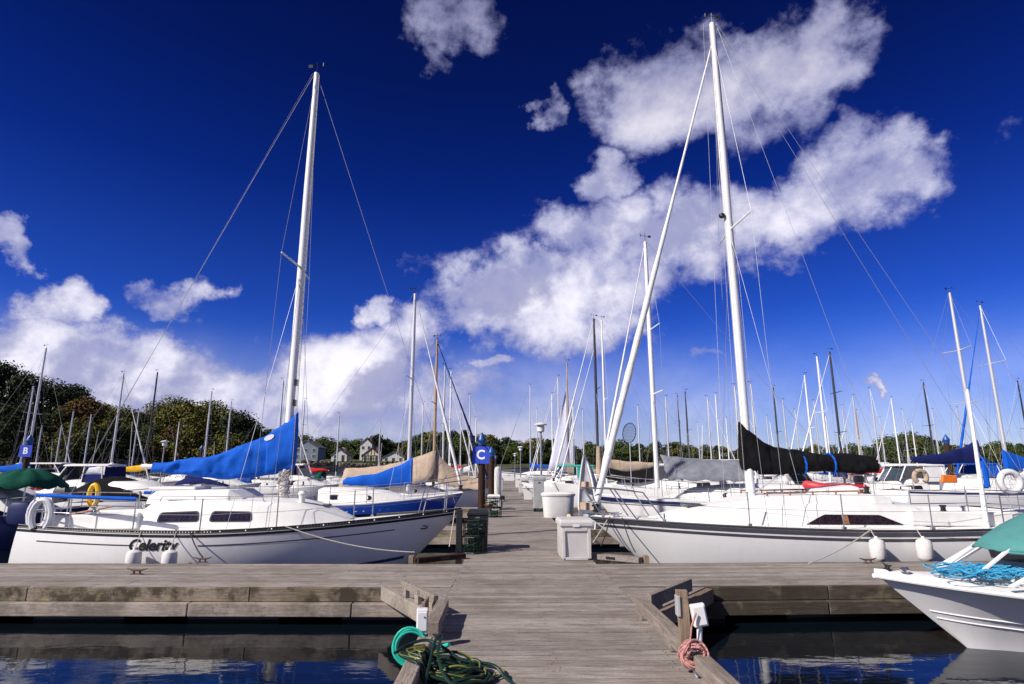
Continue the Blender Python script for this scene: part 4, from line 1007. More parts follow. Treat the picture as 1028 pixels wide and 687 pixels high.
# ================================================================== runabout at lower right
def runabout():
    YC = 7.72; L = 5.6; bow = at(878, 578, YC); XS = bow.x + L; RZ = pi - radians(7.5)
    t = thing('motorboat', 'white open motorboat with teal canvas cover and blue rope on its bow at lower right', 'motorboat', (bow.x - L * cos(RZ), YC - L * sin(RZ), 0), RZ)
    h = Hull(L, 2.15, .66, .68, .82, draft=.3, rake=.95, trans=.1, bw=.9, bowp=2.3, tm=.45, py0=.5, py1=1.5, flare=1.0, fp=1.65)
    h.hull_mesh(40, 14).build('hull', WHITE, t, smooth=True); h.deck_mesh(30, .06).build('deck', WHITED, t, smooth=True)
    lx = lambda px, py, Y: XS - at(px, py, Y).x
    rub = MB()
    for sd in (1, -1): rub.tube([h.edge(i / 50, sd, -.03, -.012) for i in range(51)], .028, 8)
    rub.build('rub_rail', PLWHITE, t, smooth=True)
    for d in (.34, .42):
        s = MB()
        for sd in (1, -1): s.tube([h.P(i / 30, h.q_at(i / 30, d + .05 * (i / 30)), sd, .002) for i in range(0, 30)], .009, 5)
        s.build('strake', WHITE, t, smooth=True)
    cl = MB(); cleat_mesh(cl, (L - .16, 0, .865), pi / 2, .8); cl.build('bow_cleat', BLACK, t, smooth=True)
    bl = MB(); bl.lathe([(.05, 0), (.06, .03), (.03, .06)], (L - .3, .12, .86), 10); bl.build('bow_light', STEEL, t, smooth=True)
    # raised deck / windshield base
    rd = MB(); rows = []
    for x, w, zt in ((lx(975, 565, 8), .30, .93), (lx(1000, 560, 8), .55, 1.0), (lx(1060, 560, 8), .78, 1.02), (.4, .85, .98)):
        rows.append([(x, y * w, zz) for y, zz in ((-1, .78), (-.9, zt - .05), (0, zt - .01), (.9, zt - .05), (1, .78))])
    rd.loft(rows); rd.build('foredeck', WHITED, t, smooth=True)
    # canopy
    cn = MB(); rows = []; x0 = lx(954, 548, 8.1)
    for dx, zr, ze, w in ((0, 1.14, 1.12, .28), (.25, 1.27, 1.12, .52), (.6, 1.45, 1.10, .78), (1.0, 1.64, 1.06, .94), (1.7, 1.85, 1.05, 1.08), (3.2, 1.85, .85, 1.10), (4.0, 1.60, .78, 1.04)):
        x = x0 - dx; row = []
        for k in range(13):
            a = pi * k / 12; c_ = cos(a); s_ = sin(a); row.append((x - .06 * (1 - s_), w * (abs(c_) ** .8) * (1 if c_ > 0 else -1), ze + (zr - ze) * s_ ** .75 + .004 * sin(k * 2.3 + dx * 5)))
        rows.append(row)
    cn.grid(rows); cn.build('canvas_cover', CTEAL, t, smooth=True, solid=.012)
    sm = MB()
    for sd in (1, -1): sm.tube([(r_[0 if sd > 0 else -1][0], r_[0 if sd > 0 else -1][1], r_[0][2]) for r_ in rows], .014, 5)
    sm.build('canvas_hem', CTEAL, t)
    for sd in (1, -1):
        fr = MB(); fr.bar((lx(956, 573, 7.6), sd * .34, .80), (x0 - .12, sd * .30, 1.16), .05, .02); fr.build('canopy_strut', ALUW, t); fr = MB()
        fr.bar((lx(984, 572, 7.4), sd * .70, .80), (x0 - .46, sd * .72, 1.16), .06, .02); fr.build('canopy_strut', ALUW, t); fr = MB()
        fr.bar((lx(1010, 572, 7.3), sd * .80, .80), (x0 - .62, sd * .84, 1.14), .05, .02); fr.build('canopy_strut', ALUW, t)
    ws = MB(); ws.grid([[(x0 - .45 + dz * .2, y, .95 + dz) for y in (-.6, -.3, 0, .3, .6)] for dz in (0, .32)]); ws.build('windshield', GLASSB, t, solid=.008)
    # blue rope heap
    r = random.Random(12); rp = MB(); cx0, cx1 = lx(938, 580, 7.7), lx(1006, 582, 7.5)
    for k in range(44):
        cxk = cx0 + (cx1 - cx0) * r.random(); cy = r.uniform(-.05, .52) * (1.0); a0 = r.uniform(0, 6); ra, rb = r.uniform(.08, .24), r.uniform(.05, .14); lift = r.uniform(0, .07)
        rp.tube([(cxk + ra * cos(a0 + j * .6) + r.uniform(-.02, .02), cy + rb * sin(a0 + j * .6) + r.uniform(-.02, .02), .905 + lift + .02 * sin(j * 1.7 + k)) for j in range(11)], .0085, 5)
    o = rp.build('rope_heap', ROPEBL, smooth=True); o.location = (bow.x - L * cos(RZ), YC - L * sin(RZ), -.035); o.rotation_euler = (0, 0, RZ); tag(o, 'tangled heap of bright blue rope lying on the motorboat bow', 'rope')
runabout()

# ================================================================== foreground fittings and dock gear
def left_pedestal():
    p = at(423.5, 640, 5.9)
    t = thing('power_pedestal', 'short white outlet box on a metal pipe beside the coiled hoses', 'outlet box', (p.x, 5.9, .05), radians(6), 'outlet boxes on the pier edge')
    m = MB(); m.tube([(0, 0, -.2), (0, 0, .58)], .034, 14); m.build('pipe', GALV, t, smooth=True)
    b = MB(); b.box((0, 0, .655), (.105, .09, .22)); b.build('outlet_box', PLWHITE, t, bevel=.012)
    c = MB(); c.box((0, -.05, .66), (.085, .012, .16)); c.build('box_cover', PLWHITE, t, bevel=.004)
    d = MB(); d.lathe([(.0, -.058), (.007, -.058), (.007, -.062)], (.02, 0, .70), 8, axis=1); d.build('screw', BLACK, t)
left_pedestal()
def coil(name, label, cat, c, tilt, n, ra, m, rr=.011, spread=.03, seed=0, squash=1.0, tail=None):
    r = random.Random(seed); mb = MB(); pts = []; N = n * 22
    a1 = 0
    for i in range(N):
        a = 2 * pi * i / 22; k = i // 22; rk = ra * (1 + .12 * sin(k * 1.9) + .05 * sin(a * 2 + k))
        off = spread * sin(k * 2.7 + a * .15)
        v = Vector((rk * cos(a), rk * squash * sin(a), off)); v = Matrix.Rotation(tilt[0], 3, 'X') @ (Matrix.Rotation(.12 * sin(k * 1.3), 3, 'Y') @ v); v = Matrix.Rotation(tilt[1], 3, 'Z') @ v; pts.append(v + Vector((.01 * sin(k * 3.1), .01 * cos(k * 5.3), 0)))
    if tail: pts += [Vector(q) for q in tail]
    mb.tube(pts, rr, 7); o = mb.build(name, m, smooth=True); o.location = c; tag(o, label, cat); return o
def smooth_pts(pts, k=6):
    P = [Vector(p) for p in pts]; P = [P[0] * 2 - P[1]] + P + [P[-1] * 2 - P[-2]]; out = []
    for i in range(1, len(P) - 2):
        for j in range(k):
            u = j / k; out.append(.5 * ((2 * P[i]) + (P[i + 1] - P[i - 1]) * u + (2 * P[i - 1] - 5 * P[i] + 4 * P[i + 1] - P[i + 2]) * u * u + (3 * P[i] - P[i - 1] - 3 * P[i + 1] + P[i + 2]) * u ** 3))
    return out + [P[-2]]
p = at(411.5, 650, 5.75); coil('garden_hose', 'turquoise hose coiled on the white outlet box at the left pier edge', 'hose', (p.x, 5.78, p.z), (radians(78), radians(8)), 7, .135, HOSET, rr=.0105, spread=.05, seed=1)
def hose_pile():
    c = ondeck(441, 681); r = random.Random(31)
    t = thing('garden_hose', 'large untidy pile of dark green and yellow striped hose at the bottom edge', 'hose', (c.x, c.y, DECK + .01), 0)
    gd, yd = MB(), MB()
    for k in range(26):
        ra = r.uniform(.15, .29); ex = r.uniform(.55, .8); cx, cy = .10 + r.uniform(-.14, .12), r.uniform(-.14, .06); ph = r.uniform(0, 6); zt = .015 + .0042 * k; tx, ty = r.uniform(-.16, .0), r.uniform(-.1, .2)
        pts = []
        for j in range(28):
            a = ph + 2 * pi * j / 26; x = cx + ra * cos(a) * 1.1; y = cy + ra * ex * sin(a); pts.append((x, y, max(.012 if x > -.12 else .19, zt + x * tx + y * ty + .02 * sin(a * 3 + k))))
        gd.tube(pts, .0115, 7)
        if k % 2: yd.tube([(x, y, z + .0035) for x, y, z in pts], .0095, 5)
    gd.tube(smooth_pts([(-.34, -.1, .20), (-.26, .05, .22), (-.12, .1, .24), (.02, .05, .20), (.18, 0, .12), (.42, -.02, .09), (.52, -.12, .03), (.60, -.3, .014), (.58, -.6, .014)]), .0125, 8)
    gd.tube(smooth_pts([(-.10, -.6, .02), (-.06, -.4, .1), (-.04, .0, .26), (-.0, .10, .27), (.0, -.15, .2), (.1, -.35, .08), (.3, -.4, .02)]), .0125, 8)
    gd.build('hose_loops', HOSEG, t, smooth=True); yd.build('yellow_stripes', HOSEY, t, smooth=True)
    nz = MB(); nz.tube([(-.02, .42, .10), (.04, .36, .14)], [.022, .016], 10); nz.build('nozzle', HOSET, t, smooth=True)
hose_pile()
# blue rag / cloth knotted on the pedestal
p = at(417, 647, 6.0); mb = MB(); r = random.Random(5); mb.loft([[(.03 * s * cos(a) + r.uniform(-.008, .008), .02 * s * sin(a), z) for a in [k * pi / 4 for k in range(8)]] for z, s in ((.06, .5), (.02, 1), (-.03, .8), (-.07, 1.2), (-.09, .6))])
o = mb.build('rag', CNAVY, smooth=True); o.location = (p.x + .03, 5.7, p.z); tag(o, 'small dark blue rag tied beside the turquoise hose', 'rag')
def right_post():
    y = 5.2; p = at(689, 640, y)
    t = thing('power_post', 'weathered wooden post with two white outlet boxes on the right pier edge', 'post', (p.x, y, 0), radians(-4), 'outlet boxes on the pier edge')
    m = MB(); m.loft([[(dx * .045 - .02 * k, dy * .03, z) for dx, dy in ((-1, -1), (1, -1), (1, 1), (-1, 1))] for k, z in ((0, .52), (.5, .8), (1, 1.10))]); m.build('post', WOODP, t, bevel=.004)
    b = MB(); M = Matrix.Rotation(radians(-9), 3, 'Y'); b.box((.10, -.05, .92), (.115, .06, .17), M=M); b.build('outlet_box', PLWHITE, t, bevel=.008)
    f = MB(); f.box((.10, -.085, .92), (.09, .014, .14), M=M); f.build('flip_cover', PLWHITE, t, bevel=.004)
    g = MB(); g.box((-.055, .0, .98), (.03, .09, .16)); g.build('switch_box', PLGREY, t, bevel=.006)
    c = MB(); c.tube([(.10, -.05, .84), (.09, -.06, .7), (.075, -.07, .53)], .022, 10); c.build('conduit', PLWHITE, t, smooth=True)
    e = MB(); e.tube([(.08, -.07, .60), (.075, -.10, .52), (.03, -.11, .50)], .03, 10); e.build('plug', PLWHITE, t, smooth=True)
right_post()
p = at(697, 660, 5.06)
def rope_coil():
    r = random.Random(3); mb = MB()
    for k in range(13):
        ra = .07 + .04 * r.random(); pts = [(ra * cos(a) * (1 + .1 * sin(k)), .03 * sin(k * 2.0) + .035 * sin(a * 2 + k), ra * .85 * sin(a) + .02 * sin(k * 1.7)) for a in [2 * pi * j / 20 for j in range(20)]]; mb.tube(pts, .0085, 6, closed=True)
    mb.tube([(.10, 0, 0), (.13, -.02, -.06), (.16, .0, -.12)], .008, 6); mb.tube([(-.02, .02, .08), (-.0, .02, .2), (.04, .02, .30)], .008, 6)
    o = mb.build('rope_coil', ROPEP, smooth=True); o.location = (p.x, 5.06, p.z + .02); tag(o, 'pink and red rope coiled on the wooden outlet post', 'rope')
rope_coil()

def dock_box():
    t = thing('dock_box', 'beige plastic dock box with lid standing at the right edge of the pier', 'dock box', (1.30, 11.66, DECK), radians(1.5))
    b = MB(); b.loft([[(dx * .27 * k, dy * .37 * k, z) for dx, dy in ((-1, -1), (1, -1), (1, 1), (-1, 1))] for k, z in ((.93, .0), (1.0, .60))]); b.build('body', PLBOX, t, bevel=.02)
    l = MB(); l.loft([[(dx * .29 * k, dy * .39 * k, z) for dx, dy in ((-1, -1), (1, -1), (1, 1), (-1, 1))] for k, z in ((1.0, .585), (1.03, .60), (1.03, .66), (.93, .71))]); l.build('lid', PLBOX, t, bevel=.015)
    f = MB(); 
    for x in (-.235, .235): f.box((x, -.375, .29), (.06, .03, .52))
    f.box((0, -.375, .03), (.41, .03, .05)); f.box((0, -.378, .535), (.41, .03, .06)); f.build('front_frame', PLBOX, t, bevel=.006)
    a = MB(); a.box((0, -.40, .60), (.12, .025, .04)); a.build('latch', PLWHITE, t, bevel=.004)
    for y in (-.24, 0, .24):
        g = MB(); g.box((-.272, y, .3), (.012, .03, .5)); g.build('side_rib', PLBOX, t)
dock_box()
def bx_thing(name, label, cat, x, y, w, d, h, m, rz=0.0, group=None, lid=True, z=DECK, taper=.93, lidm=None):
    t = thing(name, label, cat, (x, y, z), rz, group)
    b = MB(); b.loft([[(dx * w / 2 * k, dy * d / 2 * k, zz) for dx, dy in ((-1, -1), (1, -1), (1, 1), (-1, 1))] for k, zz in ((taper, 0), (1.0, h * .86))]); b.build('body', m, t, bevel=.015)
    if lid:
        l = MB(); l.loft([[(dx * w / 2 * k, dy * d / 2 * k, zz) for dx, dy in ((-1, -1), (1, -1), (1, 1), (-1, 1))] for k, zz in ((1.02, h * .85), (1.06, h * .88), (1.06, h * .94), (.92, h))]); l.build('lid', lidm or m, t, bevel=.012)
    h_ = MB(); h_.box((0, -d / 2 - .012, h * .8), (w * .2, .03, .04)); h_.build('latch', GALV, t)
    return t
def tub(label, x, y, w, d, h, z):
    t = thing('dock_box', label, 'dock box', (x, y, z)); rows = []
    for k, zz in ((.88, 0), (.9, .02), (1.0, h * .84)):
        rows.append([(w / 2 * k * abs(cos(a)) ** .6 * (1 if cos(a) > 0 else -1), d / 2 * k * abs(sin(a)) ** .6 * (1 if sin(a) > 0 else -1), zz) for a in [2 * pi * i / 24 for i in range(24)]])
    b = MB(); b.loft(rows); b.build('body', PAINTW, t, smooth=True)
    rows = []
    for k, zz in ((1.04, h * .83), (1.07, h * .86), (1.07, h * .92), (.95, h * .97), (.6, h)):
        rows.append([(w / 2 * k * abs(cos(a)) ** .6 * (1 if cos(a) > 0 else -1), d / 2 * k * abs(sin(a)) ** .6 * (1 if sin(a) > 0 else -1), zz) for a in [2 * pi * i / 24 for i in range(24)]])
    b = MB(); b.loft(rows); b.build('lid', PAINTW, t, smooth=True)
tub('rounded white dock tub with lid behind the beige dock box', at(561, 505, 21).x, 21.3, 1.12, .8, .86, DECK)
bx_thing('dock_cabinet', 'tall grey dock cabinet beside the lamp post', 'cabinet', at(541, 495, 26).x, 26.3, .46, .5, 1.36, PLGREY)
# little jug and stub post by the dock box
def jug():
    x, y = at(573, 515, 13).x - .03, 13.1
    t = thing('plastic_jug', 'small pale yellow jug behind the beige dock box', 'jug', (x, y, DECK)); z0 = .38
    c = MB(); c.box((0, 0, .19), (.34, .3, .38)); c.build('crate_base', WOODP, t, bevel=.01)
    m = MB(); m.loft([[(dx * .085 * k, dy * .07 * k, z0 + zz) for dx, dy in ((-1, -1), (1, -1), (1, 1), (-1, 1))] for k, zz in ((1, 0), (1, .2), (.45, .27), (.35, .30))]); m.build('body', mat('jug_yellow', (.72, .62, .32), .5, var=.08), t, bevel=.015)
jug()
def lamp(label, px, Y, topz, sc=1.0, x=None):
    X = at(px, 440, Y).x if x is None else x; t = thing('dock_lamp', label, 'lamp post', (X, Y, DECK), 0, 'mushroom topped dock lamps')
    m = MB(); m.tube([(0, 0, 0), (0, 0, topz - DECK - .45)], .05, 10); m.lathe([(.12, 0), (.12, .03), (.07, .06)], n=12); m.build('post', GALV, t, smooth=True)
    g = MB(); z = topz - DECK; g.lathe([(.10, z - .46), (.16, z - .42), (.17, z - .2), (.12, z - .14)], n=14); g.build('lantern', LAMPG, t, smooth=True)
    c = MB(); c.lathe([(.13, z - .16), (.30, z - .13), (.30, z - .09), (.12, z - .03), (.02, z)], n=16); c.build('cap', PLWHITE, t, smooth=True)
lamp('grey mushroom topped lamp post rising from the right side of the pier', 543, 27.4, at(543, 424, 27.4).z)
lamp('smaller lamp post with flat white cap further along the pier', 522.5, 60, at(522, 448, 60).z)
lamp('lamp post with flat white cap second in the far distance of the pier', 517, 84, at(517, 455, 84).z)
lamp('lamp post with flat cap standing in front of the rocky bank', 166, 46, at(166, 442, 46).z)

def crab_trap(label, x, y, z, s=.62, h=.3, m=BLACK, rz=0.0):
    t = thing('crab_trap', label, 'crab trap', (x, y, z), rz, 'crab traps stacked at the pier edge')
    f = MB(); n = 8
    for zz in (0.01, h): f.tube([(s / 2 * cos(a), s / 2 * sin(a), zz) for a in [2 * pi * k / n for k in range(n)]], .011, 5, closed=True)
    for k in range(n): a = 2 * pi * k / n; f.tube([(s / 2 * cos(a), s / 2 * sin(a), 0), (s / 2 * cos(a), s / 2 * sin(a), h)], .009, 5)
    f.build('frame', m, t)
    w = MB(); r = random.Random(int(x * 100))
    for k in range(-4, 5):
        c = k * s / 9; e = sqrt(max(0, (s / 2) ** 2 - c * c)) * .95
        for zz in (.012, h - .002): w.tube([(c, -e, zz), (c, e, zz)], .0035, 3); w.tube([(-e, c, zz), (e, c, zz)], .0035, 3)
    for k in range(n * 3): a = 2 * pi * k / (n * 3); w.tube([(s * .485 * cos(a), s * .485 * sin(a), 0), (s * .485 * cos(a), s * .485 * sin(a), h)], .0035, 3)
    for zz in (.08, .16, .24): w.tube([(s * .487 * cos(a), s * .487 * sin(a), zz) for a in [2 * pi * k / 16 for k in range(16)]], .0035, 3, closed=True)
    for k in range(9): w.tube([(r.uniform(-.2, .2), r.uniform(-.2, .2), r.uniform(.03, h * .8)) for _ in range(5)], .009, 4)
    w.build('netting', HOSEG, t)
crab_trap('lower crab trap of the dark stack near the bow of the left sailboat', -.60, 12.3, DECK + .01, s=.5)
crab_trap('upper crab trap of the dark stack near the bow of the left sailboat', -.58, 12.3, DECK + .33, s=.48, rz=.3)
crab_trap('wire crab trap on the pier beside the letter C post', -.42, 21.3, DECK + .01, rz=.2)
crab_trap('upper wire crab trap beside the letter C post', -.40, 21.3, DECK + .33, rz=.5)
bx_thing('shadow_bin', 'black bin added behind the dark stack of crab traps to cast shadow', 'bin', -.55, 12.8, .42, .5, .80, BLACK, taper=.9)  # added bin: darkens the trap stack and throws its shadow across the deck
mb = MB(); mb.box((0, 0, .25), (.12, .12, 1.5)); o = mb.build('mooring_post', BLACK, bevel=.01); o.location = (-.90, 12.25, .3); tag(o, 'short black mooring post at the pier edge beside the crab traps', 'post')
def tank():
    t = thing('storage_tank', 'tall white cylinder on a black base left of the pier centre', 'tank', (at(499, 480, 33).x, 33, DECK))
    b = MB(); b.box((0.05, 0, .12), (.75, .6, .24)); b.build('base', BLACK, t, bevel=.03)
    m = MB(); m.lathe([(.16, .24), (.24, .30), (.25, 1.5), (.2, 1.72), (.06, 1.80)], n=18); m.build('cylinder', PAINTW, t, smooth=True)
tank()
bx_thing('dock_box', 'low white dock box on the left of the pier behind the letter C post', 'dock box', -.45, 25.4, .5, .7, .6, PAINTW)
for i, (x, y, h, m, lb) in enumerate(((1.28, 34, .7, PAINTW, 'white dock box right of the pier beyond the grey cabinet'), (1.28, 44, .7, PLBOX, 'small beige dock box far along the right of the pier'), (-.45, 48, .8, PAINTW, 'white dock box far along the left of the pier'), (1.28, 57, .9, PAINTW, 'distant white dock box beside the second lamp post'), (.6, 92, 1.0, PAINTW, 'white box near the far end of the pier'), (-.5, 66, .8, PLGREY, 'grey dock box far away on the left of the pier'))):
    bx_thing('dock_box', lb, 'dock box', x, y, .55 if y < 90 else 1.6, .8, h, m)
for x, y, m, lb in ((-.5, 22.6, HOSET, 'turquoise hose lying coiled by the letter C post'), (1.35, 24.2, HOSEG, 'dark hose coiled on the right of the pier before the grey cabinet'), (1.3, 38.2, HOSEG, 'dark hose coiled far along the right of the pier')):
    coil('garden_hose', lb, 'hose', (x, y, DECK + .05), (0, 0), 5, .2, m, .014, .04)
def bucket(x, y, m, lb):
    t = thing('bucket', lb, 'bucket', (x, y, DECK)); b = MB(); b.lathe([(.11, 0), (.145, .3), (.155, .3), (.155, .33), (.13, .33)], n=16); b.build('body', m, t, smooth=True)
    h = MB(); h.tube([(-.15, 0, .3), (-.11, -.1, .25), (0, -.16, .22), (.11, -.1, .25), (.15, 0, .3)], .004, 4); h.build('handle', GALV, t)
bucket(-.62, 23.1, CORANGE, 'orange bucket at the foot of the letter C post'); bucket(-.2, 26.3, PAINTW, 'white bucket beside the low dock box on the left')
def standing_dinghy():
    Y = 17.35; X = at(589, 480, Y).x
    t = thing('dinghy', 'small pale grey dinghy stood on end behind the white sailboat bow', 'dinghy', (X, Y, DECK), radians(-62))
    H = 2.05; mb = MB(); rows = []
    for i in range(15):
        f = i / 14; w = .44 * (1 - f ** 2.4) * (.75 + .25 * min(1, f * 4)); d = .34 * (1 - f ** 3)
        rows.append([(w * cos(a) - .10 * f * f, .0 - d * sin(a) ** .8 * 1.0 - .05 * f if False else d * sin(a) ** .8, f * H + .0) for a in [pi * k / 12 for k in range(13)]])
    mb.grid(rows); mb.build('hull', CLGREY, t, smooth=True, solid=.03)
    g = MB()
    for k in (0, 12): g.tube([r_[k] for r_ in rows], .03, 6)
    g.build('gunwale', PLWHITE, t, smooth=True)
    for f in (.35, .62): s = MB(); i = int(f * 14); a, b_ = Vector(rows[i][0]), Vector(rows[i][12]); s.bar(a + Vector((0, .05, 0)), b_ + Vector((0, .05, 0)), .03, .2); s.build('thwart', CTAN, t)
standing_dinghy()

# ================================================================== named neighbours
def tent_mesh(xm, xa, zr_m, zr_a, drop, w, n=14, seed=1, open_=0):
    r = random.Random(seed); mb = MB(); rows = []
    for i in range(n + 1):
        f = i / n; x = xa + (xm - xa) * f; zr = zr_a + (zr_m - zr_a) * (f ** 2.2); ww = w * (1 - .25 * max(0, f - .75) * 4); d = drop + (zr - zr_a) * .7
        rows.append([(x + .02 * sin(k * 2 + i), ww * (k / 5) * (1 + .03 * sin(i * 2.3)), zr - d * abs(k / 5) ** 1.15 - .04 * sin(pi * (i % 4) / 4) * abs(k / 5) + .012 * sin(i * 1.9 + k)) for k in range(-5, 6)])
    mb.grid(rows); return mb
OBST = []   # occupied rectangles on the water (x0,x1,y0,y1)
def occ(x0, x1, y0, y1): OBST.append((min(x0, x1), max(x0, x1), y0, y1))
occ(-10.2, -.5, 11.2, 14.6); occ(1.5, 11.6, 11.2, 14.8); occ(-1.1, 1.95, 0, PEND + .5)
b = at(466, 491, 22); X = b.x - 7.2
t, h = sail_boat('blue hulled sailboat with white deck and blue sail cover behind the large left boat', (X, 22, 0), 0, 7.2, 2.5, at(415, 295, 22).z, cover='blue', hullm=WHITE, zbo=.68, jib='white', jr=.06, mxf=(at(413, 400, 22).x - X) / 7.2, det=1, covh=.98, covl=2.35, rr=.005, fb=(.95, .92, 1.28), mastm=ALU, stripes=[(.03, .10, BLUEH), (.115, .66, BLUEH)])
occ(X, b.x, 20.6, 23.4)
bl = MB();
# tan tented boat
Y = 31; mt = at(439, 341, Y); X = mt.x - 5.4
t, h = sail_boat('white sailboat under a beige tent cover with dark blue furled jib', (X, Y, 0), 0, 8.4, 2.8, mt.z, cover=None, jib='navy', jr=.07, mxf=5.4 / 8.4, mastm=ALUT, det=1, rr=.006, cabin=True)
tent_mesh(5.5, .9, 3.1, 2.15, .9, 1.15, seed=3).build('tent_cover', CTAN, t, smooth=True, solid=.02); tent_mesh(5.45, 7.9, 3.05, 1.65, .5, .8, seed=4).build('forward_cover', CTAN, t, smooth=True, solid=.02); occ(X, X + 8.4, Y - 1.5, Y + 1.5)
# navy striped white boat on the right with grey tent
Y = 19.8; mt = at(651, 243, Y); mb_ = at(656, 481, Y); bx_ = at(597, 497, Y).x; L_ = 8.8; XS = bx_ + L_; mx_ = (mt.x + mb_.x) / 2
t, h = sail_boat('white sailboat with navy sheer band and grey boom tent behind the large right boat', (XS, Y, 0), pi, L_, 2.9, mt.z, cover=None, jib='white', jr=.05, mxf=(XS - mx_) / L_, mastm=ALUW, det=1, rr=.005, spr=(.36, .62), stripes=[(.06, .19, NAVY)], fb=(1.12, 1.08, 1.3))
tent_mesh(XS - mx_ - .15, XS - at(742, 470, Y).x, 2.55, 2.38, .62, 1.0, seed=5).build('boom_tent', CGREY, t, smooth=True, solid=.02); occ(bx_, XS, Y - 1.6, Y + 1.6)
# red cushions, jerry can
nt_ = thing('landing_net', 'round landing net held up on a pole above the navy striped boat', 'landing net', (at(632, 440, 19.6).x, 19.6, 1.2))
zt = at(632, 425, 19.6).z - 1.2; m = MB(); m.tube([(0, 0, 0), (0, 0, zt - .62)], .014, 6); m.build('pole', ALU, nt_)
m = MB(); ring = [(.22 * cos(a), 0, zt - .32 + .32 * sin(a) + .06 * cos(a)) for a in [2 * pi * k / 20 for k in range(20)]]; m.tube(ring, .014, 5, closed=True); m.build('hoop', BLACK, nt_)
m = MB()
for k in range(-5, 6):
    x = k * .038; e = sqrt(max(0, 1 - (x / .22) ** 2)) * .32; m.tube([(x, 0, zt - .32 - e), (x + .01, .14, zt - .36), (x, 0, zt - .32 + e)], .0045, 3)
for k in range(-6, 7):
    z = k * .048; e = sqrt(max(0, 1 - (z / .32) ** 2)) * .22; m.tube([(-e, 0, zt - .32 + z), (0, .12, zt - .34 + z), (e, 0, zt - .32 + z)], .0045, 3)
m.build('mesh_bag', NETK, nt_)
# second navy-line boats: dark mast with tan cover
Y = 34.5; mt = at(597, 320, Y); XS = at(553, 490, Y).x + 10
t, h = sail_boat('white sailboat with black mast and tan sail cover sagging over a dark awning', (XS, Y, 0), pi, 10, 3.1, mt.z, cover=None, jib='white', jr=.07, mxf=(XS - (mt.x + at(599, 445, Y).x) / 2) / 10, mastm=ALUD, det=1, rr=.006)
xm = XS - mt.x; sail_cover_mesh(xm - .3, xm - 3.3, 2.35, .25, .5, .22, 14, seed=9, droop=.25).build('sail_cover', CTAN, t, smooth=True)
m = MB(); m.grid([[(xm - .4 - f * 2.7, y, 2.3 - .6 * abs(y) - .25 * sin(pi * f)) for y in (-1.1, -.5, 0, .5, 1.1)] for f in [i / 8 for i in range(9)]]); m.build('awning', CBLACK, t, smooth=True, solid=.02)
m = MB(); m.tube([(xm, 0, 1.6), (xm, 0, 3.4)], [.2, .13], 10); m.build('mast_boot', CTAN, t, smooth=True); occ(XS - 10, XS, Y - 1.6, Y + 1.6)
# furled sail (white-blue upright sail bag) boat: broad pale jib
# right group
Y = 26.8; mt = at(946, 294, Y); L_ = 9.2; bx_ = mt.x + .35 - 4.0; XS = bx_ + L_
t, h = sail_boat('white sailboat with navy sail cover and tan buoy on its rail at far right', (bx_, Y, 0), 0, L_, 3.0, mt.z, cover='navy', mxf=4.0 / L_, det=1, covh=1.0, covl=3.0, rr=.005, spr=(.4, .68), mastm=ALU, stripes=[(.02, .10, NAVY)], fb=(1.2, 1.15, 1.45), zbo=1.3)
occ(bx_, XS, Y - 1.6, Y + 1.6)
# the boom cover seen left of mast belongs to a boat lying the other way
def ring_thing(name, label, cat, c, ra, rr, m, tilt=0.0, full=True, ry=0.0):
    mb = MB(); A = [2 * pi * k / 20 for k in range(20)] if full else [-.9 + k * (pi + 1.8) / 16 for k in range(17)]
    mb.tube([(ra * cos(a), 0, ra * sin(a)) for a in A], rr, 10, closed=full)
    t = thing(name, label, cat, c, ry); mb.build('ring', m, t, smooth=True)
    for a in (.8, 2.3, 3.9, 5.5)[:4 if full else 2]: b = MB(); b.tube([(ra * cos(a + d), -.0, ra * sin(a + d)) for d in (-.10, .10)], rr * 1.05, 8); b.build('band', CLGREY if full else STEEL, t)
    return t
p = at(924, 479, 25.6); ring_thing('life_buoy', 'tan horseshoe buoy hung on the stern rail of the navy covered sailboat', 'life buoy', (p.x, 25.6, p.z), .26, .10, CTAN, full=False)
p = at(1012, 486, 16.5); 
def yacht_stern():
    """stern rail of a boat at the right edge carrying the white ring"""
    Y = 17.6; x0 = at(985, 500, Y).x; L_ = 9
    t, h = sail_boat('white sailboat at the right edge carrying the white life ring', (x0, Y, 0), 0, L_, 2.7, 11.0, cover=None, mxf=.55, det=0, mastm=ALU, rr=.005)
    occ(x0, x0 + L_, Y - 1.5, Y + 1.5)
    p = at(1011, 484, Y - 1.25); ring_thing('life_ring', 'white life ring hanging on the rail at the right edge', 'life ring', (p.x, Y - 1.35, p.z), .27, .085, PLWHITE)
    pb = at(981, 465, Y - 1.0); mb = MB(); mb.tube([(0, 0, -.75), (0, 0, 0), (-.12, 0, .06)], .07, 8); o = mb.build('rail_pole', CBLUE, smooth=True); o.location = (pb.x + .1, Y - 1.1, pb.z + .1); o.parent = t; o.matrix_parent_inverse = t.matrix_world.inverted(); o.location = (pb.x + .1 - x0, -1.1, pb.z + .1)
yacht_stern()
Y = 31.5; mt = at(975, 307, Y); XS = at(955, 470, Y).x + 9.5
t, h = sail_boat('white sailboat with bright blue sail cover and blue furled jib at the right edge', (XS, Y, 0), pi, 9.5, 3.0, mt.z, cover='blue', jib='blue', jr=.07, mxf=(XS - mt.x - .5) / 9.5, det=1, covh=1.1, rr=.006, mastm=ALU, spr=(.66,)); occ(XS - 9.5, XS, Y - 1.6, Y + 1.6)

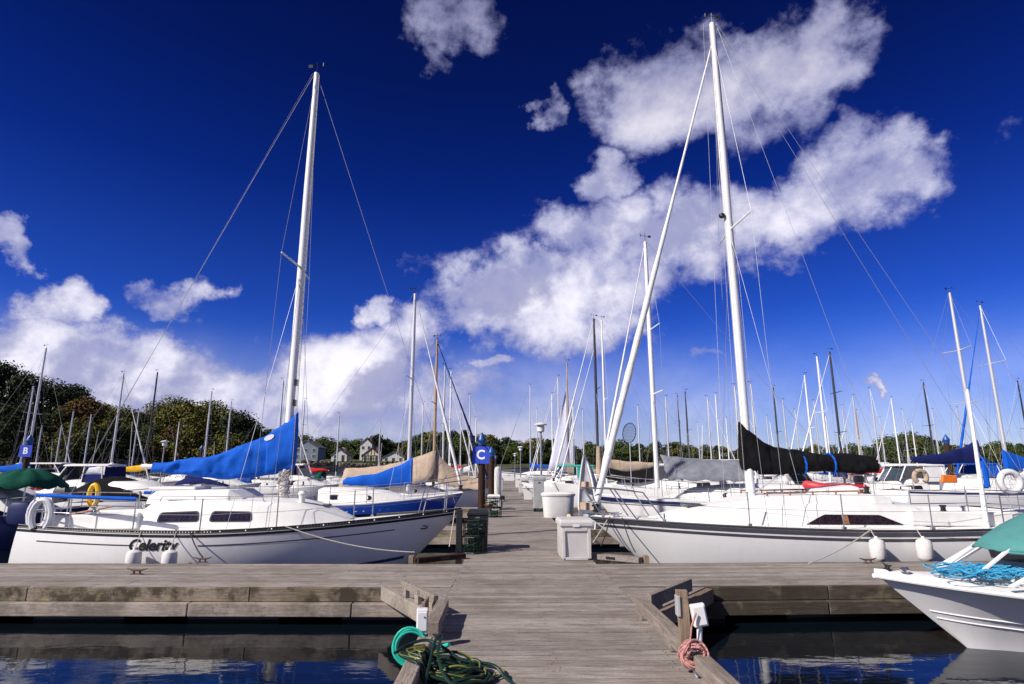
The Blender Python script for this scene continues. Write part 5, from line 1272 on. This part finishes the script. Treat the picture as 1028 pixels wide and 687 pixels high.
# ---- motor boats
def motor_boat(label, loc, rz, L, B, top='hard', canvas='navy', hullm=WHITE, stripe=None, group='motorboats moored in the marina', s=1.0, outboard=False, det=1):
    t = thing('motorboat', label, 'motorboat', loc, rz, group)
    h = Hull(L, B, L * .10 + .25, L * .10 + .28, L * .13 + .4, rake=L * .13, trans=.0, bw=.88, tm=.4, bowp=2.2)
    h.hull_mesh(16, 6).build('hull', hullm, t, smooth=True); h.deck_mesh(10).build('deck', WHITED, t, smooth=True)
    if stripe: h.stripe(.1, .24, nt=16).build('hull_stripe', stripe, t)
    z = h.fm; c = Cabin([(L * .34, B * .38, z, .75 * s), (L * .36, B * .39, z, .8 * s), (L * .58, B * .38, z, .75 * s), (L * .72, B * .30, z, .35 * s), (L * .86, B * .14, z + .05, .08)]); c.tumble = .2
    c.mesh().build('cabin', WHITED, t, smooth=True)
    for sd in (1, -1): c.window(L * .40, L * .60, .3, .75, sd, rnd=.3).build('window', GLASS, t)
    # windshield with frames
    zz = z + .78 * s; w0, w1 = B * .37, B * .33
    if top:
        gm = MB(); gm.grid([[(L * .60, -w0, zz - .05), (L * .64, 0, zz - .05), (L * .60, w0, zz - .05)], [(L * .52, -w1, zz + .62), (L * .55, 0, zz + .62), (L * .52, w1, zz + .62)]]); gm.build('windshield', GLASSB, t, solid=.01)
        fr = MB()
        for yy0, yy1, xa, xb in ((-w0, -w1, .60, .52), (w0, w1, .60, .52), (0, 0, .64, .55), (-w0, -w1, .36, .36), (w0, w1, .36, .36), (-w0, -w1, .18, .2), (w0, w1, .18, .2)): fr.tube([(L * xa, yy0, zz - .08), (L * xb, yy1, zz + .66)], .03, 5)
        fr.build('window_frame', ALUW, t)
        tp = MB(); tp.loft([[(L * f, y * w, zz + .66 + dz) for y, dz in ((-1, 0), (-.8, .07), (0, .11), (.8, .07), (1, 0), (0, -.02))] for f, w in ((.16, w1), (.2, w1 + .06), (.5, w1 + .06), (.57, w1 * .9))])
        tp.build('hardtop' if top == 'hard' else 'canvas_top', WHITED if top == 'hard' else COVERS[canvas], t, smooth=True)
        sc_ = MB()
        for sd in (1, -1): sc_.grid([[(L * f, sd * w0, zz - .12), (L * f, sd * w1, zz + (.25 if top == 'hard' else .62))] for f in (.17, .26, .36)])
        sc_.grid([[(L * .165, y, zz - .3), (L * .175, y * .9, zz + .62)] for y in (-w0, 0, w0)]); sc_.build('side_curtain', COVERS[canvas], t, solid=.012)
    else:
        cv = MB(); rows = []
        for i in range(9):
            f = i / 8; x = L * (.05 + .62 * f); rows.append([(x, B * .46 * k / 4, z + .05 + (.95 * sin(pi * (f * .8 + .15)) * (1 - (k / 4) ** 2 * .8))) for k in range(-4, 5)])
        cv.grid(rows); cv.build('cover', COVERS[canvas], t, smooth=True, solid=.015)
    ra = MB(); P = h.edge
    for sd in (1, -1):
        for tt in (.55, .68, .8, .92): ra.tube([P(tt, sd, 0, .05), P(tt, sd, .45, .05)], .012, 4)
    ra.tube([P(tt, 1, .45, .05) for tt in (.5, .68, .8, .92, 1)] + [P(tt, -1, .45, .05) for tt in (.92, .8, .68, .5)], .014, 4); ra.build('bow_rail', STEEL, t)
    if outboard:
        o = MB(); o.loft([[(-.35 + dx * k, dy * k, q) for dx, dy in ((-.28, -.18), (.2, -.2), (.26, 0), (.2, .2), (-.28, .18))] for q, k in ((h.fs - .05, .8), (h.fs + .15, 1), (h.fs + .45, 1), (h.fs + .58, .7))]); o.build('outboard_cowling', DKGREY, t, smooth=True)
        o = MB(); o.box((-.3, 0, h.fs - .5), (.2, .14, 1.0)); o.build('outboard_leg', DKGREY, t)
    an = MB(); an.tube([(L * .4, 0, z + 1.4 * s), (L * .38, 0, z + 3.2)], .012, 4); an.build('antenna', ALUW, t)
    return t
def mb_at(label, px, Y, L, B, face, **k):
    X = at(px, 475, Y).x; x0 = X - L / 2 if face > 0 else X + L / 2
    occ(X - L / 2, X + L / 2, Y - B / 2 - .1, Y + B / 2 + .1); return motor_boat(label, (x0, Y, 0), 0 if face > 0 else pi, L, B, **k)
mb_at('white cabin cruiser with hardtop and navy side curtains at left', 80, 30.5, 5.4, 2.4, -1, top='hard', canvas='navy')
mb_at('navy hulled workboat under the dark green umbrella at the left edge', 2, 17.2, 5.2, 2.2, 1, top=None, canvas='navy', hullm=NAVY)
def umbrella():
    Y = 16.6; c = at(29, 470, Y); t = thing('umbrella', 'dark green umbrella canopy spread over the workboat at the left edge', 'umbrella', (c.x, Y, 1.0))
    zt = c.z - 1.0; rows = [[(r_ * cos(a) * 1.0, r_ * sin(a), zt - d - (.05 * (1 - cos(a * 8)) * r_)) for a in [2 * pi * k / 48 for k in range(48)]] for r_, d in ((.02, 0), (.35, .06), (.7, .22), (.95, .46))]
    m = MB(); m.grid(rows, True); m.build('canopy', CGREEN, t, smooth=True, solid=.01)
    m = MB(); m.tube([(0, 0, 0), (0, 0, zt + .04)], .02, 8); m.build('pole', STEEL, t)
    for k in range(8): a = 2 * pi * (k + .5) / 8; m = MB(); m.tube([(0, 0, zt - .02), (.93 * cos(a), .93 * sin(a), zt - .56)], .006, 4); m.build('rib', STEEL, t)
umbrella()
mb_at('low motorboat with black cover and dark outboard behind the left boat cockpit', 142, 24.9, 5.4, 2.2, 1, top=None, canvas='black', outboard=True)
mb_at('cruiser with pale grey canvas enclosure right of the black sail cover', 902, 31.0, 5.6, 2.4, -1, top='canvas', canvas='white', outboard=True)
mb_at('small white runabout with navy cover between the masts at left', 222, 44, 6, 2.3, 1, top=None, canvas='navy')
mb_at('white cruiser with dark windows in the middle of the left basin', 262, 52, 8, 2.9, -1, top='hard', canvas='navy')
mb_at('white motorboat with white cover below the cream house', 300, 40, 6.5, 2.4, 1, top='canvas', canvas='white')
mb_at('white fishing boat with red cover left of the letter C post', 372, 47, 6.5, 2.5, -1, top=None, canvas='red')
mb_at('white motorboat with navy canvas right of the red covered boat', 408, 58, 7, 2.6, 1, top='canvas', canvas='navy')
mb_at('white cruiser with turquoise canvas top right of the pier', 566, 43, 6, 2.4, -1, top='canvas', canvas='teal')
mb_at('tall white cruiser half hidden behind the grey boom tent', 690, 29.5, 7.5, 2.8, -1, top='hard', canvas='navy')
mb_at('white cruiser seen under the black sail cover', 795, 25.6, 6.2, 2.5, 1, top='hard', canvas='white', s=.7)
mb_at('white motorboat with blue canvas behind the navy covered sailboat', 960, 40, 7, 2.6, -1, top='canvas', canvas='blue')
mb_at('white cruiser with hardtop at the far right behind masts', 880, 44, 8, 2.8, 1, top='hard', canvas='navy')
mb_at('distant white cruiser with black windows right of centre', 760, 52, 8, 2.9, -1, top='hard', canvas='white')
mb_at('distant white runabout with green cover at right', 1000, 44, 6, 2.4, 1, top=None, canvas='teal')
mb_at('distant motorboat with yellow cover at right', 940, 58, 6.5, 2.5, 1, top=None, canvas='yellow')
mb_at('distant white cruiser far left below the trees', 60, 47, 8, 2.9, 1, top='hard', canvas='navy')
mb_at('distant white motorboat in front of the rocky bank', 190, 62, 8, 2.9, -1, top='hard', canvas='white')
mb_at('distant cruiser left of the blue sail cover', 120, 56, 7.5, 2.8, 1, top='canvas', canvas='blue')

def tender():
    Y = 21.2; X = at(836, 488, Y).x
    # the tender rides on a low white swim float
    t = thing('inflatable_dinghy', 'red inflatable dinghy with small black outboard behind the right boat', 'dinghy', (X, Y, 1.02), pi)
    m = MB(); L = 1.75
    for sd in (1, -1): m.tube([(-L / 2 - .12, sd * .42, .42), (-L / 2, sd * .42, .42), (0, sd * .43, .42), (L * .3, sd * .36, .45), (L * .47, sd * .16, .52), (L * .52, 0, .54)], [.06, .16, .16, .16, .15, .15], 12)
    m.build('tube', RUBRED, t, smooth=True)
    f = MB(); f.box((-.05, 0, .35), (1.5, .7, .04)); f.build('floor', PLGREY, t)
    g = MB()
    for sd in (1, -1): g.tube([(-.8, sd * .59, .42), (0, sd * .6, .42), (.5, sd * .5, .46)], .022, 5)
    g.build('rubbing_strip', CWHITE, t)
    o = MB(); o.loft([[(-.95 + dx * k, dy * k, q) for dx, dy in ((-.15, -.1), (.12, -.11), (.15, 0), (.12, .11), (-.15, .1))] for q, k in ((.55, .8), (.62, 1), (.78, 1), (.85, .7))]); o.box((-.93, 0, .35), (.1, .08, .45)); o.build('outboard', BLACK, t, smooth=True)
    bb = thing('work_float', 'low white floating platform carrying the red inflatable dinghy', 'float', (X, Y, 0))
    d = MB(); d.box((0, 0, 1.16), (2.6, 1.5, .09)); d.build('deck', PAINTW, bb, bevel=.01); d = MB(); d.box((0, 0, .5), (2.4, 1.35, 1.28)); d.build('float', PLGREY, bb, bevel=.05)
    occ(X - 1.3, X + 1.3, Y - .9, Y + .9)
tender()
p = at(836, 474, 24.1)
# orange cushion on the navy covered boat
p = at(953, 481, 25.2); mb = MB(); mb.loft([[(dx * k * .34, y, dz * k * .16) for dx, dz in ((-1, -1), (1, -1), (1.05, .9), (-.75, 1.1))] for k, y in ((.9, -.07), (1, -.04), (1, .04), (.9, .07))]); o = mb.build('life_raft', CORANGE, bevel=.07); o.location = (p.x, 25.25, p.z); tag(o, 'bright orange cushion strapped to the rail of the navy covered sailboat', 'cushion')

# ---- the many masts: (px_top, py_top, cover, mast, bow direction (+1 towards the right), jib, label)
M_ = [
 (48, 350, 'blue', ALU, 1, None, 'sailboat with low blue sail cover and tall bright mast beside the letter B post'),
 (35, 388, 'white', ALU, 1, None, 'sailboat whose leaning silver mast stands left of the letter B post'),
 (43, 427, 'blue', ALU, -1, None, 'small sailboat with short mast just right of the letter B post'),
 (62, 427, None, ALU, 1, 'white', 'sailboat with slanting short mast before the dark trees at left'),
 (73, 413, None, ALU, -1, None, 'bare masted sailboat behind the cabin cruiser hardtop, left one'),
 (78, 431, None, ALU, 1, None, 'bare sailboat with the shortest mast behind the cabin cruiser hardtop'),
 (91, 416, 'navy', ALU, 1, None, 'sailboat behind the cabin cruiser, right of its companions'),
 (125, 376, 'white', ALU, 1, 'white', 'sailboat with tall silver mast left of the black mast'),
 (159, 374, 'yellow', ALUD, 1, None, 'sailboat with bright yellow sail cover and black mast'),
 (139, 413, None, ALU, 1, None, 'sailboat with short mast under the tall pair at left'),
 (213, 393, 'blue', ALU, 1, None, 'sailboat with silver mast before the autumn tree hill'),
 (232, 403, 'navy', ALU, -1, None, 'sailboat with silver mast at the right end of the autumn tree hill'),
 (284, 382, 'white', ALU, 1, 'white', 'sailboat whose mast shows just left of the big left mast'),
 (306, 402, 'red', ALU, -1, None, 'sailboat with dark red cover just right of the big left mast'),
 (341, 416, 'black', ALU, 1, None, 'sailboat with slim mast above the cream and timber house'),
 (382, 424, 'white', ALU, -1, None, 'small sailboat in front of the cream houses'),
 (447, 368, 'blue', ALU, 1, 'white', 'sailboat with blue cover and silver mast behind the tan tent'),
 (453, 372, 'white', ALUW, 1, 'white', 'sailboat with thick white mast left of the letter C post'),
 (463, 418, 'red', ALU, 1, None, 'sailboat with red sail cover left of the letter C post'),
 (472, 397, 'white', ALU, 1, 'white', 'sailboat with thin mast above the letter C sign'),
 (478, 420, None, ALUW, 1, None, 'distant sailboat with short mast right of the letter C sign'),
 (532, 387, 'blue', ALU, -1, 'grey', 'sailboat with mast and long grey stay above the pier end'),
 (539, 411, None, ALU, -1, None, 'distant sailboat left of the mushroom lamp'),
 (554, 396, 'white', ALUW, -1, 'white', 'sailboat with white mast right of the mushroom lamp'),
 (560, 379, 'navy', ALU, -1, 'white', 'sailboat with silver mast and white furled jib over the white dock tub'),
 (569, 364, 'tan', ALUT, -1, None, 'sailboat with wooden mast right of the mushroom lamp'),
 (604, 321, 'white', ALUW, -1, 'white', 'sailboat with white mast directly beside the black mast'),
 (668, 399, 'tan', ALU, -1, None, 'sailboat with mast just right of the striped boat mast'),
 (680, 397, 'navy', ALUD, 1, None, 'sailboat with slim dark mast above the grey tent, left of the pair'),
 (688, 393, 'black', ALUD, -1, None, 'sailboat with thick dark mast above the grey tent, right of the pair'),
 (710, 399, 'white', ALU, 1, 'white', 'sailboat with pale mast left of the big right mast'),
 (718, 396, None, ALUW, -1, None, 'bare white masted sailboat close left of the big right mast'),
 (737, 388, 'blue', ALU, 1, 'white', 'sailboat whose mast touches the big right mast from the left'),
 (753, 386, 'white', ALU, -1, None, 'sailboat with silver mast immediately right of the big right mast'),
 (776, 389, 'navy', ALUD, -1, None, 'sailboat with dark leaning mast above the black sail cover'),
 (786, 402, None, ALU, 1, None, 'distant sailboat with thin mast above the black sail cover'),
 (807, 377, 'blue', ALUW, -1, 'white', 'sailboat with white mast and white furled jib forming a narrow peak at right'),
 (817, 403, 'white', ALU, 1, None, 'sailboat with short white mast between two taller ones'),
 (820, 358, 'white', ALUW, 1, None, 'sailboat with tall rough white mast above the black sail cover'),
 (834, 353, 'red', ALUD, -1, 'white', 'sailboat with bright red sail cover and dark mast'),
 (856, 398, None, ALU, -1, 'white', 'sailboat with thin mast right of the red covered one'),
 (859, 413, 'tan', ALUT, 1, None, 'small sailboat with brown mast right of the red covered one'),
 (873, 391, 'navy', ALU, 1, None, 'sailboat with grey mast above the grey canvas cruiser'),
 (894, 400, 'white', ALUW, -1, 'white', 'sailboat with bright white mast left of the wooded point'),
 (906, 412, 'blue', ALU, 1, None, 'distant sailboat in front of the wooded point'),
 (927, 384, 'white', ALUD, 1, None, 'sailboat with dark mast in front of the wooded point'),
 (960, 410, 'navy', ALU, -1, None, 'distant sailboat between the two tall right masts'),
 (1022, 382, None, ALUD, 1, None, 'sailboat with dark mast at the right edge'),
 (700, 425, None, ALU, 1, None, 'distant sailboat low behind the grey tent'),
 (729, 420, None, ALUW, -1, None, 'distant sailboat with short white mast under the right forestay'),
 (770, 418, None, ALU, -1, None, 'distant sailboat with short mast above the black cover peak'),
 (798, 412, None, ALU, 1, None, 'distant sailboat with short mast left of the white peak'),
 (829, 418, None, ALUW, 1, None, 'distant sailboat with short mast behind the rough white mast'),
 (845, 408, None, ALU, -1, None, 'distant sailboat just right of the dark mast'),
 (883, 420, None, ALU, -1, None, 'distant sailboat with short mast over the grey canvas cruiser'),
 (915, 425, None, ALUW, 1, None, 'distant small sailboat below the wooded point'),
 (935, 412, None, ALU, -1, None, 'distant sailboat right of the wooded point'),
 (1000, 415, 'green', ALU, -1, None, 'distant sailboat with green cover by the blue covered one'),
 (585, 412, None, ALU, 1, None, 'distant sailboat behind the standing dinghy'),
 (640, 408, None, ALU, -1, None, 'distant sailboat left of the striped boat mast'),
 (575, 402, None, ALUW, -1, 'white', 'distant sailboat right of the wooden mast'),
 (425, 405, None, ALU, -1, None, 'distant sailboat right of the blue hulled boat mast'),
 (250, 425, None, ALU, 1, None, 'distant sailboat below the end of the hill'),
 (105, 428, None, ALU, -1, None, 'distant sailboat under the trees right of the cruiser'),
 (180, 424, None, ALUW, 1, None, 'distant sailboat with short white mast before the rocky bank'),
]
def free(x0, x1, y0, y1):
    if y1 > min(shore_y(x0), shore_y(x1), shore_y((x0 + x1) / 2)) - 3: return False
    for a, b_, c, d in OBST:
        if x0 < b_ and x1 > a and y0 < d and y1 > c: return False
    return True
rr_ = random.Random(19); nfail = 0
for (px, py, cover, mm, face, jib, lab) in M_:
    d = raydir(px, py); tan_e = d.z / d.y; best = None
    base = 10.0 + rr_.uniform(-.8, .8); cand = sorted([7.5 + .25 * i for i in range(44)], key=lambda q: abs(q - base))
    for mh in cand:
        Y = (mh - 2.07) / tan_e
        if Y > 125 or Y < 24: continue
        mxf = .60
        for fc, lr in ((face, .84), (-face, .84), (face, .66), (-face, .66)):
            L_ = mh * lr
            xm = at(px, py, Y).x; x0 = xm - L_ * mxf if fc > 0 else xm + L_ * mxf; xa, xb = (x0, x0 + L_) if fc > 0 else (x0 - L_, x0)
            if free(xa - .2, xb + .2, Y - L_ * .16 - .15, Y + L_ * .16 + .15): best = (mh, Y, L_, x0, fc, xa, xb); break
        if best: break
    if not best: nfail += 1; print('no room', lab); continue
    mh, Y, L_, x0, fc, xa, xb = best; occ(xa, xb, Y - L_ * .16, Y + L_ * .16)
    st = rr_.choice([None, None, [(.06, .16, NAVY)], [(.08, .12, NAVY)], [(.05, .2, CRED)], [(.06, .14, STRIPEG)]])
    hm = rr_.choice([WHITE] * 6 + [GREYW, NAVY, BLUEH]) if cover in (None, 'white') else WHITE
    tt_, _h = sail_boat(lab, (x0, Y, 0), (0 if fc > 0 else pi) + radians(rr_.uniform(-2, 2)), L_, L_ * .31, mh, cover=cover, hullm=hm, mastm=mm, jib=jib, jr=.055, stripes=st, covh=rr_.uniform(.6, .9), rr=.006, spr=rr_.choice([(.55,), (.5,), (.38, .68)]), mr=.058 + Y * .00035, dodger=rr_.choice([None, None, 'navy', 'blue', 'tan', 'white', 'green']) if cover else None)
    if 'wooden mast' in lab:
        q = MB(); mxl = L_ * .6; q.grid([[(mxl + .15 + (1 - v) * 1.7 * (u - .12), .10 * sin(3 * u + 4 * v), 1.9 + v * 6.4) for u in [i / 6 for i in range(7)]] for v in [j / 8 for j in range(9)]]); q.build('hoisted_sail', SAILL, tt_, smooth=True, solid=.01)
print('boats placed', len(M_) - nfail)

# ================================================================== trees
def leaf_mat(name, a, b_, c):
    m = bpy.data.materials.new(name); m.use_nodes = True; nt = m.node_tree; bs = nt.nodes['Principled BSDF']; bs.inputs['Roughness'].default_value = .75; bs.inputs['Specular IOR Level'].default_value = .15
    g = nt.nodes.new('ShaderNodeNewGeometry'); r = nt.nodes.new('ShaderNodeValToRGB'); e = r.color_ramp.elements; e[0].color = (*a, 1); e[1].color = (*c, 1); q = e.new(.55); q.color = (*b_, 1)
    nt.links.new(g.outputs['Random Per Island'], r.inputs[0]); nt.links.new(r.outputs[0], bs.inputs['Base Color']); return m
LEAFD = leaf_mat('leaves_dark', (.008, .016, .006), (.014, .026, .008), (.03, .045, .012))
LEAFG = leaf_mat('leaves_green', (.022, .04, .010), (.045, .07, .015), (.10, .11, .025))
LEAFA = leaf_mat('leaves_autumn', (.035, .025, .008), (.07, .04, .012), (.14, .075, .016))
LEAFY = leaf_mat('leaves_yellow', (.04, .045, .008), (.09, .09, .015), (.17, .14, .025))
def tree_proto(label, H, W, nclump, nleaf, size, m, seed, low=.15, group='trees'):
    r = random.Random(seed); t = thing('tree', label, 'tree', (0, 0, 0), 0, group)
    tr = MB(); tr.tube([(0, 0, -1), (.1, 0, H * .25), (.0, .1, H * .55), (.1, 0, H * .8)], [H * .03, H * .024, H * .015, H * .006], 8)
    cl = []
    for i in range(nclump):
        z = low + (1 - low) * r.random() ** .85; prof = sin(pi * min(1, max(.08, (z - low) / (1 - low) * .82 + .16))) ** .6; a = r.uniform(0, 2 * pi); rad = W / 2 * prof * sqrt(r.uniform(.25, 1)) * .85
        cl.append((Vector((rad * cos(a), rad * sin(a), z * H * .93)), W * r.uniform(.10, .19)))
    for c, s in cl[::2]:
        b0 = Vector((0, 0, max(.2 * H, c.z * .6))); tr.tube([b0, b0.lerp(c, .5) + Vector((0, 0, -.2)), c], [H * .010, H * .006, H * .002], 4)
    tr.build('trunk', BARK, t)
    cr = MB(); 
    for i in range(nleaf):
        c, s = r.choice(cl); v = Vector((r.gauss(0, 1), r.gauss(0, 1), r.gauss(0, 1))).normalized() * s * r.uniform(.55, 1.15); v.z *= .75; p_ = c + v
        n = (v.normalized() + Vector((r.uniform(-.8, .8), r.uniform(-.8, .8), r.uniform(-.3, 1)))).normalized(); u = n.cross(Vector((r.uniform(-1, 1), r.uniform(-1, 1), .3))).normalized(); w = n.cross(u); sz = size * r.uniform(.6, 1.3)
        cr.poly([p_ + u * sz, p_ + w * sz * .6, p_ - u * sz, p_ - w * sz * .6])
    me = bpy.data.meshes.new('crown'); me.from_pydata(cr.v, [], cr.f); me.materials.append(m); o = bpy.data.objects.new('crown', me); COL.objects.link(o); o.parent = t
    return t
near = [('dark green', LEAFD, 15, 12), ('mid green', LEAFG, 13, 12), ('rusty orange', LEAFA, 12, 11), ('yellow green', LEAFY, 13, 13)]
NP = [tree_proto('x', H, W, 46, 7000, .24, m, 50 + i, low=.04) for i, (_, m, H, W) in enumerate(near)]
FP = [tree_proto('x', H, W, 34, 3000, .36, m, 80 + i, low=.03) for i, (m, H, W) in enumerate(((LEAFD, 11, 11), (LEAFG, 10, 12), (LEAFY, 9, 10), (LEAFD, 13, 7), (LEAFG, 9, 13)))]
used = set()
def put(protos, i, loc, rz, sc, label, group):
    o = protos[i]
    if (id(protos), i) in used: o = copy_tree(o, loc, rz, label, sc)
    else: used.add((id(protos), i)); o.location = loc; o.rotation_euler = (0, 0, rz); o.scale = sc; o['label'] = label
    o['group'] = group; return o
rt = random.Random(77)
TL = [  # px, py_top, proto, distance behind shore
 (-35, 355, 0, 9), (-5, 362, 0, 12), (18, 372, 0, 8), (38, 378, 0, 14), (58, 384, 0, 9), (82, 396, 2, 8), (70, 384, 0, 20), (104, 404, 3, 12), (97, 402, 1, 16), (122, 406, 3, 9), (140, 412, 1, 12),
 (160, 402, 3, 16), (178, 396, 3, 12), (192, 400, 3, 8), (210, 400, 3, 14), (228, 408, 3, 12), (240, 412, 0, 8), (256, 424, 1, 14), (150, 425, 1, 6), (200, 420, 3, 6), (110, 425, 0, 5), (60, 410, 0, 5), (20, 405, 0, 4), (235, 432, 3, 5), (272, 430, 0, 18), (-60, 350, 0, 12), (85, 420, 3, 5), (175, 425, 2, 6)]
names = ['dark green leafy tree', 'mid green leafy tree', 'rusty orange autumn tree', 'yellowing green tree']
lm = ['at the far left edge', 'behind the letter B post', 'above the cabin cruiser', 'behind the yellow sail cover', 'on the autumn hill', 'near the right end of the hill']
for px, py, k, db in TL:
    Yd = 95.0
    for _ in range(6): X_ = at(px, 430, Yd).x; Yd = shore_y(X_) + db
    X_ = at(px, 430, Yd).x; ztop = at(px, py, Yd).z; zg = shore_z(X_, Yd); H0 = near[k][2]; s = max(.35, (ztop - zg) / (H0 * 1.03)); w = max(s, .72) * rt.uniform(.95, 1.2)
    where = lm[0] if px < 0 else lm[1] if px < 50 else lm[2] if px < 115 else lm[3] if px < 155 else lm[4] if px < 225 else lm[5]
    put(NP, k, (X_, Yd, zg - .2), rt.uniform(0, 6.3), (w, w, s), names[k] + ' on the shore ' + where, 'near shore trees at left')
px = 268; k = 0
fn = ['dark rounded tree', 'broad green tree', 'yellowish tree', 'tall narrow dark tree', 'wide green tree']
def skyline(px):
    pts = [(260, 432), (300, 438), (340, 440), (380, 436), (400, 440), (430, 434), (450, 430), (470, 432), (490, 436), (520, 441), (560, 440), (600, 446), (640, 442), (700, 446), (760, 448), (820, 447), (870, 446), (890, 440), (905, 433), (925, 436), (950, 444), (1040, 446)]
    for a, b_ in zip(pts, pts[1:]):
        if a[0] <= px <= b_[0]: return a[1] + (b_[1] - a[1]) * (px - a[0]) / (b_[0] - a[0])
    return 446
while px < 1060:
    for row, db in ((0, 70), (1, 35)):
        Yd = 220.0
        for _ in range(6): X_ = at(px, 450, Yd).x; Yd = shore_y(X_) + db
        if px < 430: Yd = 275 + 8 * (row - .5)
        q = px + rt.uniform(-4, 4); X_ = at(q, 450, Yd).x; zg = shore_z(X_, Yd); k = rt.choice([0, 0, 1, 1, 2, 3, 4]) if row == 0 else rt.choice([0, 1, 1, 2, 4])
        top = skyline(max(262, min(1038, q))) + rt.uniform(-3, 4) + (6 if row else 0); H0 = (11, 10, 9, 13, 9)[k]; s = max(.3, (at(q, top, Yd).z - zg) / (H0 * 1.03)); w = max(s, .8) * rt.uniform(.9, 1.25)
        if row and px < 430: top += 3
        seg = 'left of the houses' if px < 350 else 'behind the houses' if px < 430 else 'beyond the letter C post' if px < 520 else 'beyond the end of the pier' if px < 600 else 'beyond the grey boom tent' if px < 740 else 'beyond the black sail cover' if px < 880 else 'on the wooded point' if px < 945 else 'at the far right'
        put(FP, k, (X_, Yd, zg - .3), rt.uniform(0, 6.3), (w, w, s), '%s on the far shore %s' % (fn[k], seg), 'trees along the far shore')
    px += 10 if px < 620 else 8.5

# ================================================================== houses
def house(label, px, Yd, W, D, H, roof_h, wall, roof, timber=False, rz=0.0, base_y=None, chim=True, floors=2):
    X_ = at(px, 455, Yd).x; zg = shore_z(X_, Yd) if base_y is None else at(px, base_y, Yd).z
    t = thing('house', label, 'house', (X_, Yd, zg), rz, 'houses on the far shore')
    m = MB(); m.box((0, 0, H / 2 - 1), (W, D, H + 2)); m.v += [(-W / 2 + .01, -D / 2 + .01, H), (W / 2 - .01, -D / 2 + .01, H), (0, -D / 2 + .01, H + roof_h - .1), (-W / 2 + .01, D / 2 - .01, H), (W / 2 - .01, D / 2 - .01, H), (0, D / 2 - .01, H + roof_h - .1)]; n = len(m.v) - 6; m.f += [(n, n + 1, n + 2), (n + 3, n + 5, n + 4)]; m.build('wall', wall, t)
    r = MB(); o_ = .4
    for sd in (1, -1):
        a = [(sd * (W / 2 + o_), -D / 2 - o_, H - o_ * roof_h / (W / 2)), (0, -D / 2 - o_, H + roof_h), (0, D / 2 + o_, H + roof_h), (sd * (W / 2 + o_), D / 2 + o_, H - o_ * roof_h / (W / 2))]; b_ = [(x, y, z + .25) for x, y, z in a]
        n = len(r.v); r.v += a + b_; r.f += [(n, n + 1, n + 2, n + 3), (n + 4, n + 7, n + 6, n + 5), (n, n + 4, n + 5, n + 1), (n + 3, n + 2, n + 6, n + 7), (n, n + 3, n + 7, n + 4)]
    ro = r.build('roof', roof, t)
    if chim: c = MB(); c.box((W * .25, 0, H + roof_h * .8), (.8, .8, 2.2)); c.box((W * .25, 0, H + roof_h * .8 + 1.15), (1, 1, .2)); c.build('chimney', ROOFB, ro)
    nw = max(2, int(W / 2.2))
    for f in range(floors):
        for k in range(nw):
            x = -W / 2 + W * (k + .5) / nw; z = H * (f + .55) / floors
            if f == 0 and k == nw // 2:
                d = MB(); d.box((x, -D / 2 - .04, 1.05), (1.0, .1, 2.1)); d.build('door', TIMBER, t); continue
            fr = MB(); fr.box((x, -D / 2 - .04, z), (1.25, .1, 1.4)); w = fr.build('window', WALLW, t); g = MB(); g.box((x, -D / 2 - .10, z), (1.0, .03, 1.15)); g.build('pane', GLASSB, w)
    if timber:
        b_ = MB(); y = -D / 2 - .06
        for k in range(nw + 1): x = -W / 2 + .1 + (W - .2) * k / nw; b_.box((x, y, H / 2), (.22, .08, H))
        for z in (H * .02 + .2, H * .5, H - .1): b_.box((0, y - .045, z), (W, .06, .22))
        for k in (-1, 0, 1): x = k * W * .18; hh = roof_h * (1 - abs(x) / (W / 2)) - .3; b_.box((x, y, H + hh / 2), (.2, .08, hh))
        b_.build('timber_framing', TIMBER, t)
    return t
house('cream gabled house with dark timber framing on the far shore', 374.5, 244, 6.8, 7, 2.6, 2.8, WALLC, ROOFB, timber=True)
house('low white house with grey roof right of the timber framed house', 397, 240, 8.5, 8, 2.8, 2.2, WALLW, ROOFG)
house('dark blue grey three storey building with wide roof left of the far houses', 311, 215, 8.5, 9, 6.2, 2.4, WALLG, ROOFG, floors=3, chim=False)
house('small white house with dark roof left of the timber framed house', 343, 240, 6, 7, 2.8, 2.2, WALLW, ROOFG)
house('small white gabled house on the slope between the far trees', 369, 262, 5, 7, 6.6, 2.4, WALLW, ROOFG)
# hedge in front of the houses
def hedge():
    r = random.Random(6); t = thing('hedge', 'long clipped green hedge in front of the far houses', 'hedge'); m = MB()
    for i in range(5200):
        x = r.uniform(-70, -38); y = 224 + r.uniform(0, 2.0); z = 3.6 + r.uniform(0, 1.5); n = Vector((r.uniform(-1, 1), r.uniform(-1.4, .4), r.uniform(0, 1))).normalized(); u = n.cross(Vector((.3, .2, 1))).normalized(); w = n.cross(u); p_ = Vector((x, y, z)); s = .3
        m.poly([p_ + u * s, p_ + w * s, p_ - u * s, p_ - w * s])
    me = bpy.data.meshes.new('leaves'); me.from_pydata(m.v, [], m.f); me.materials.append(LEAFG); o = bpy.data.objects.new('leaves', me); COL.objects.link(o); o.parent = t
hedge()
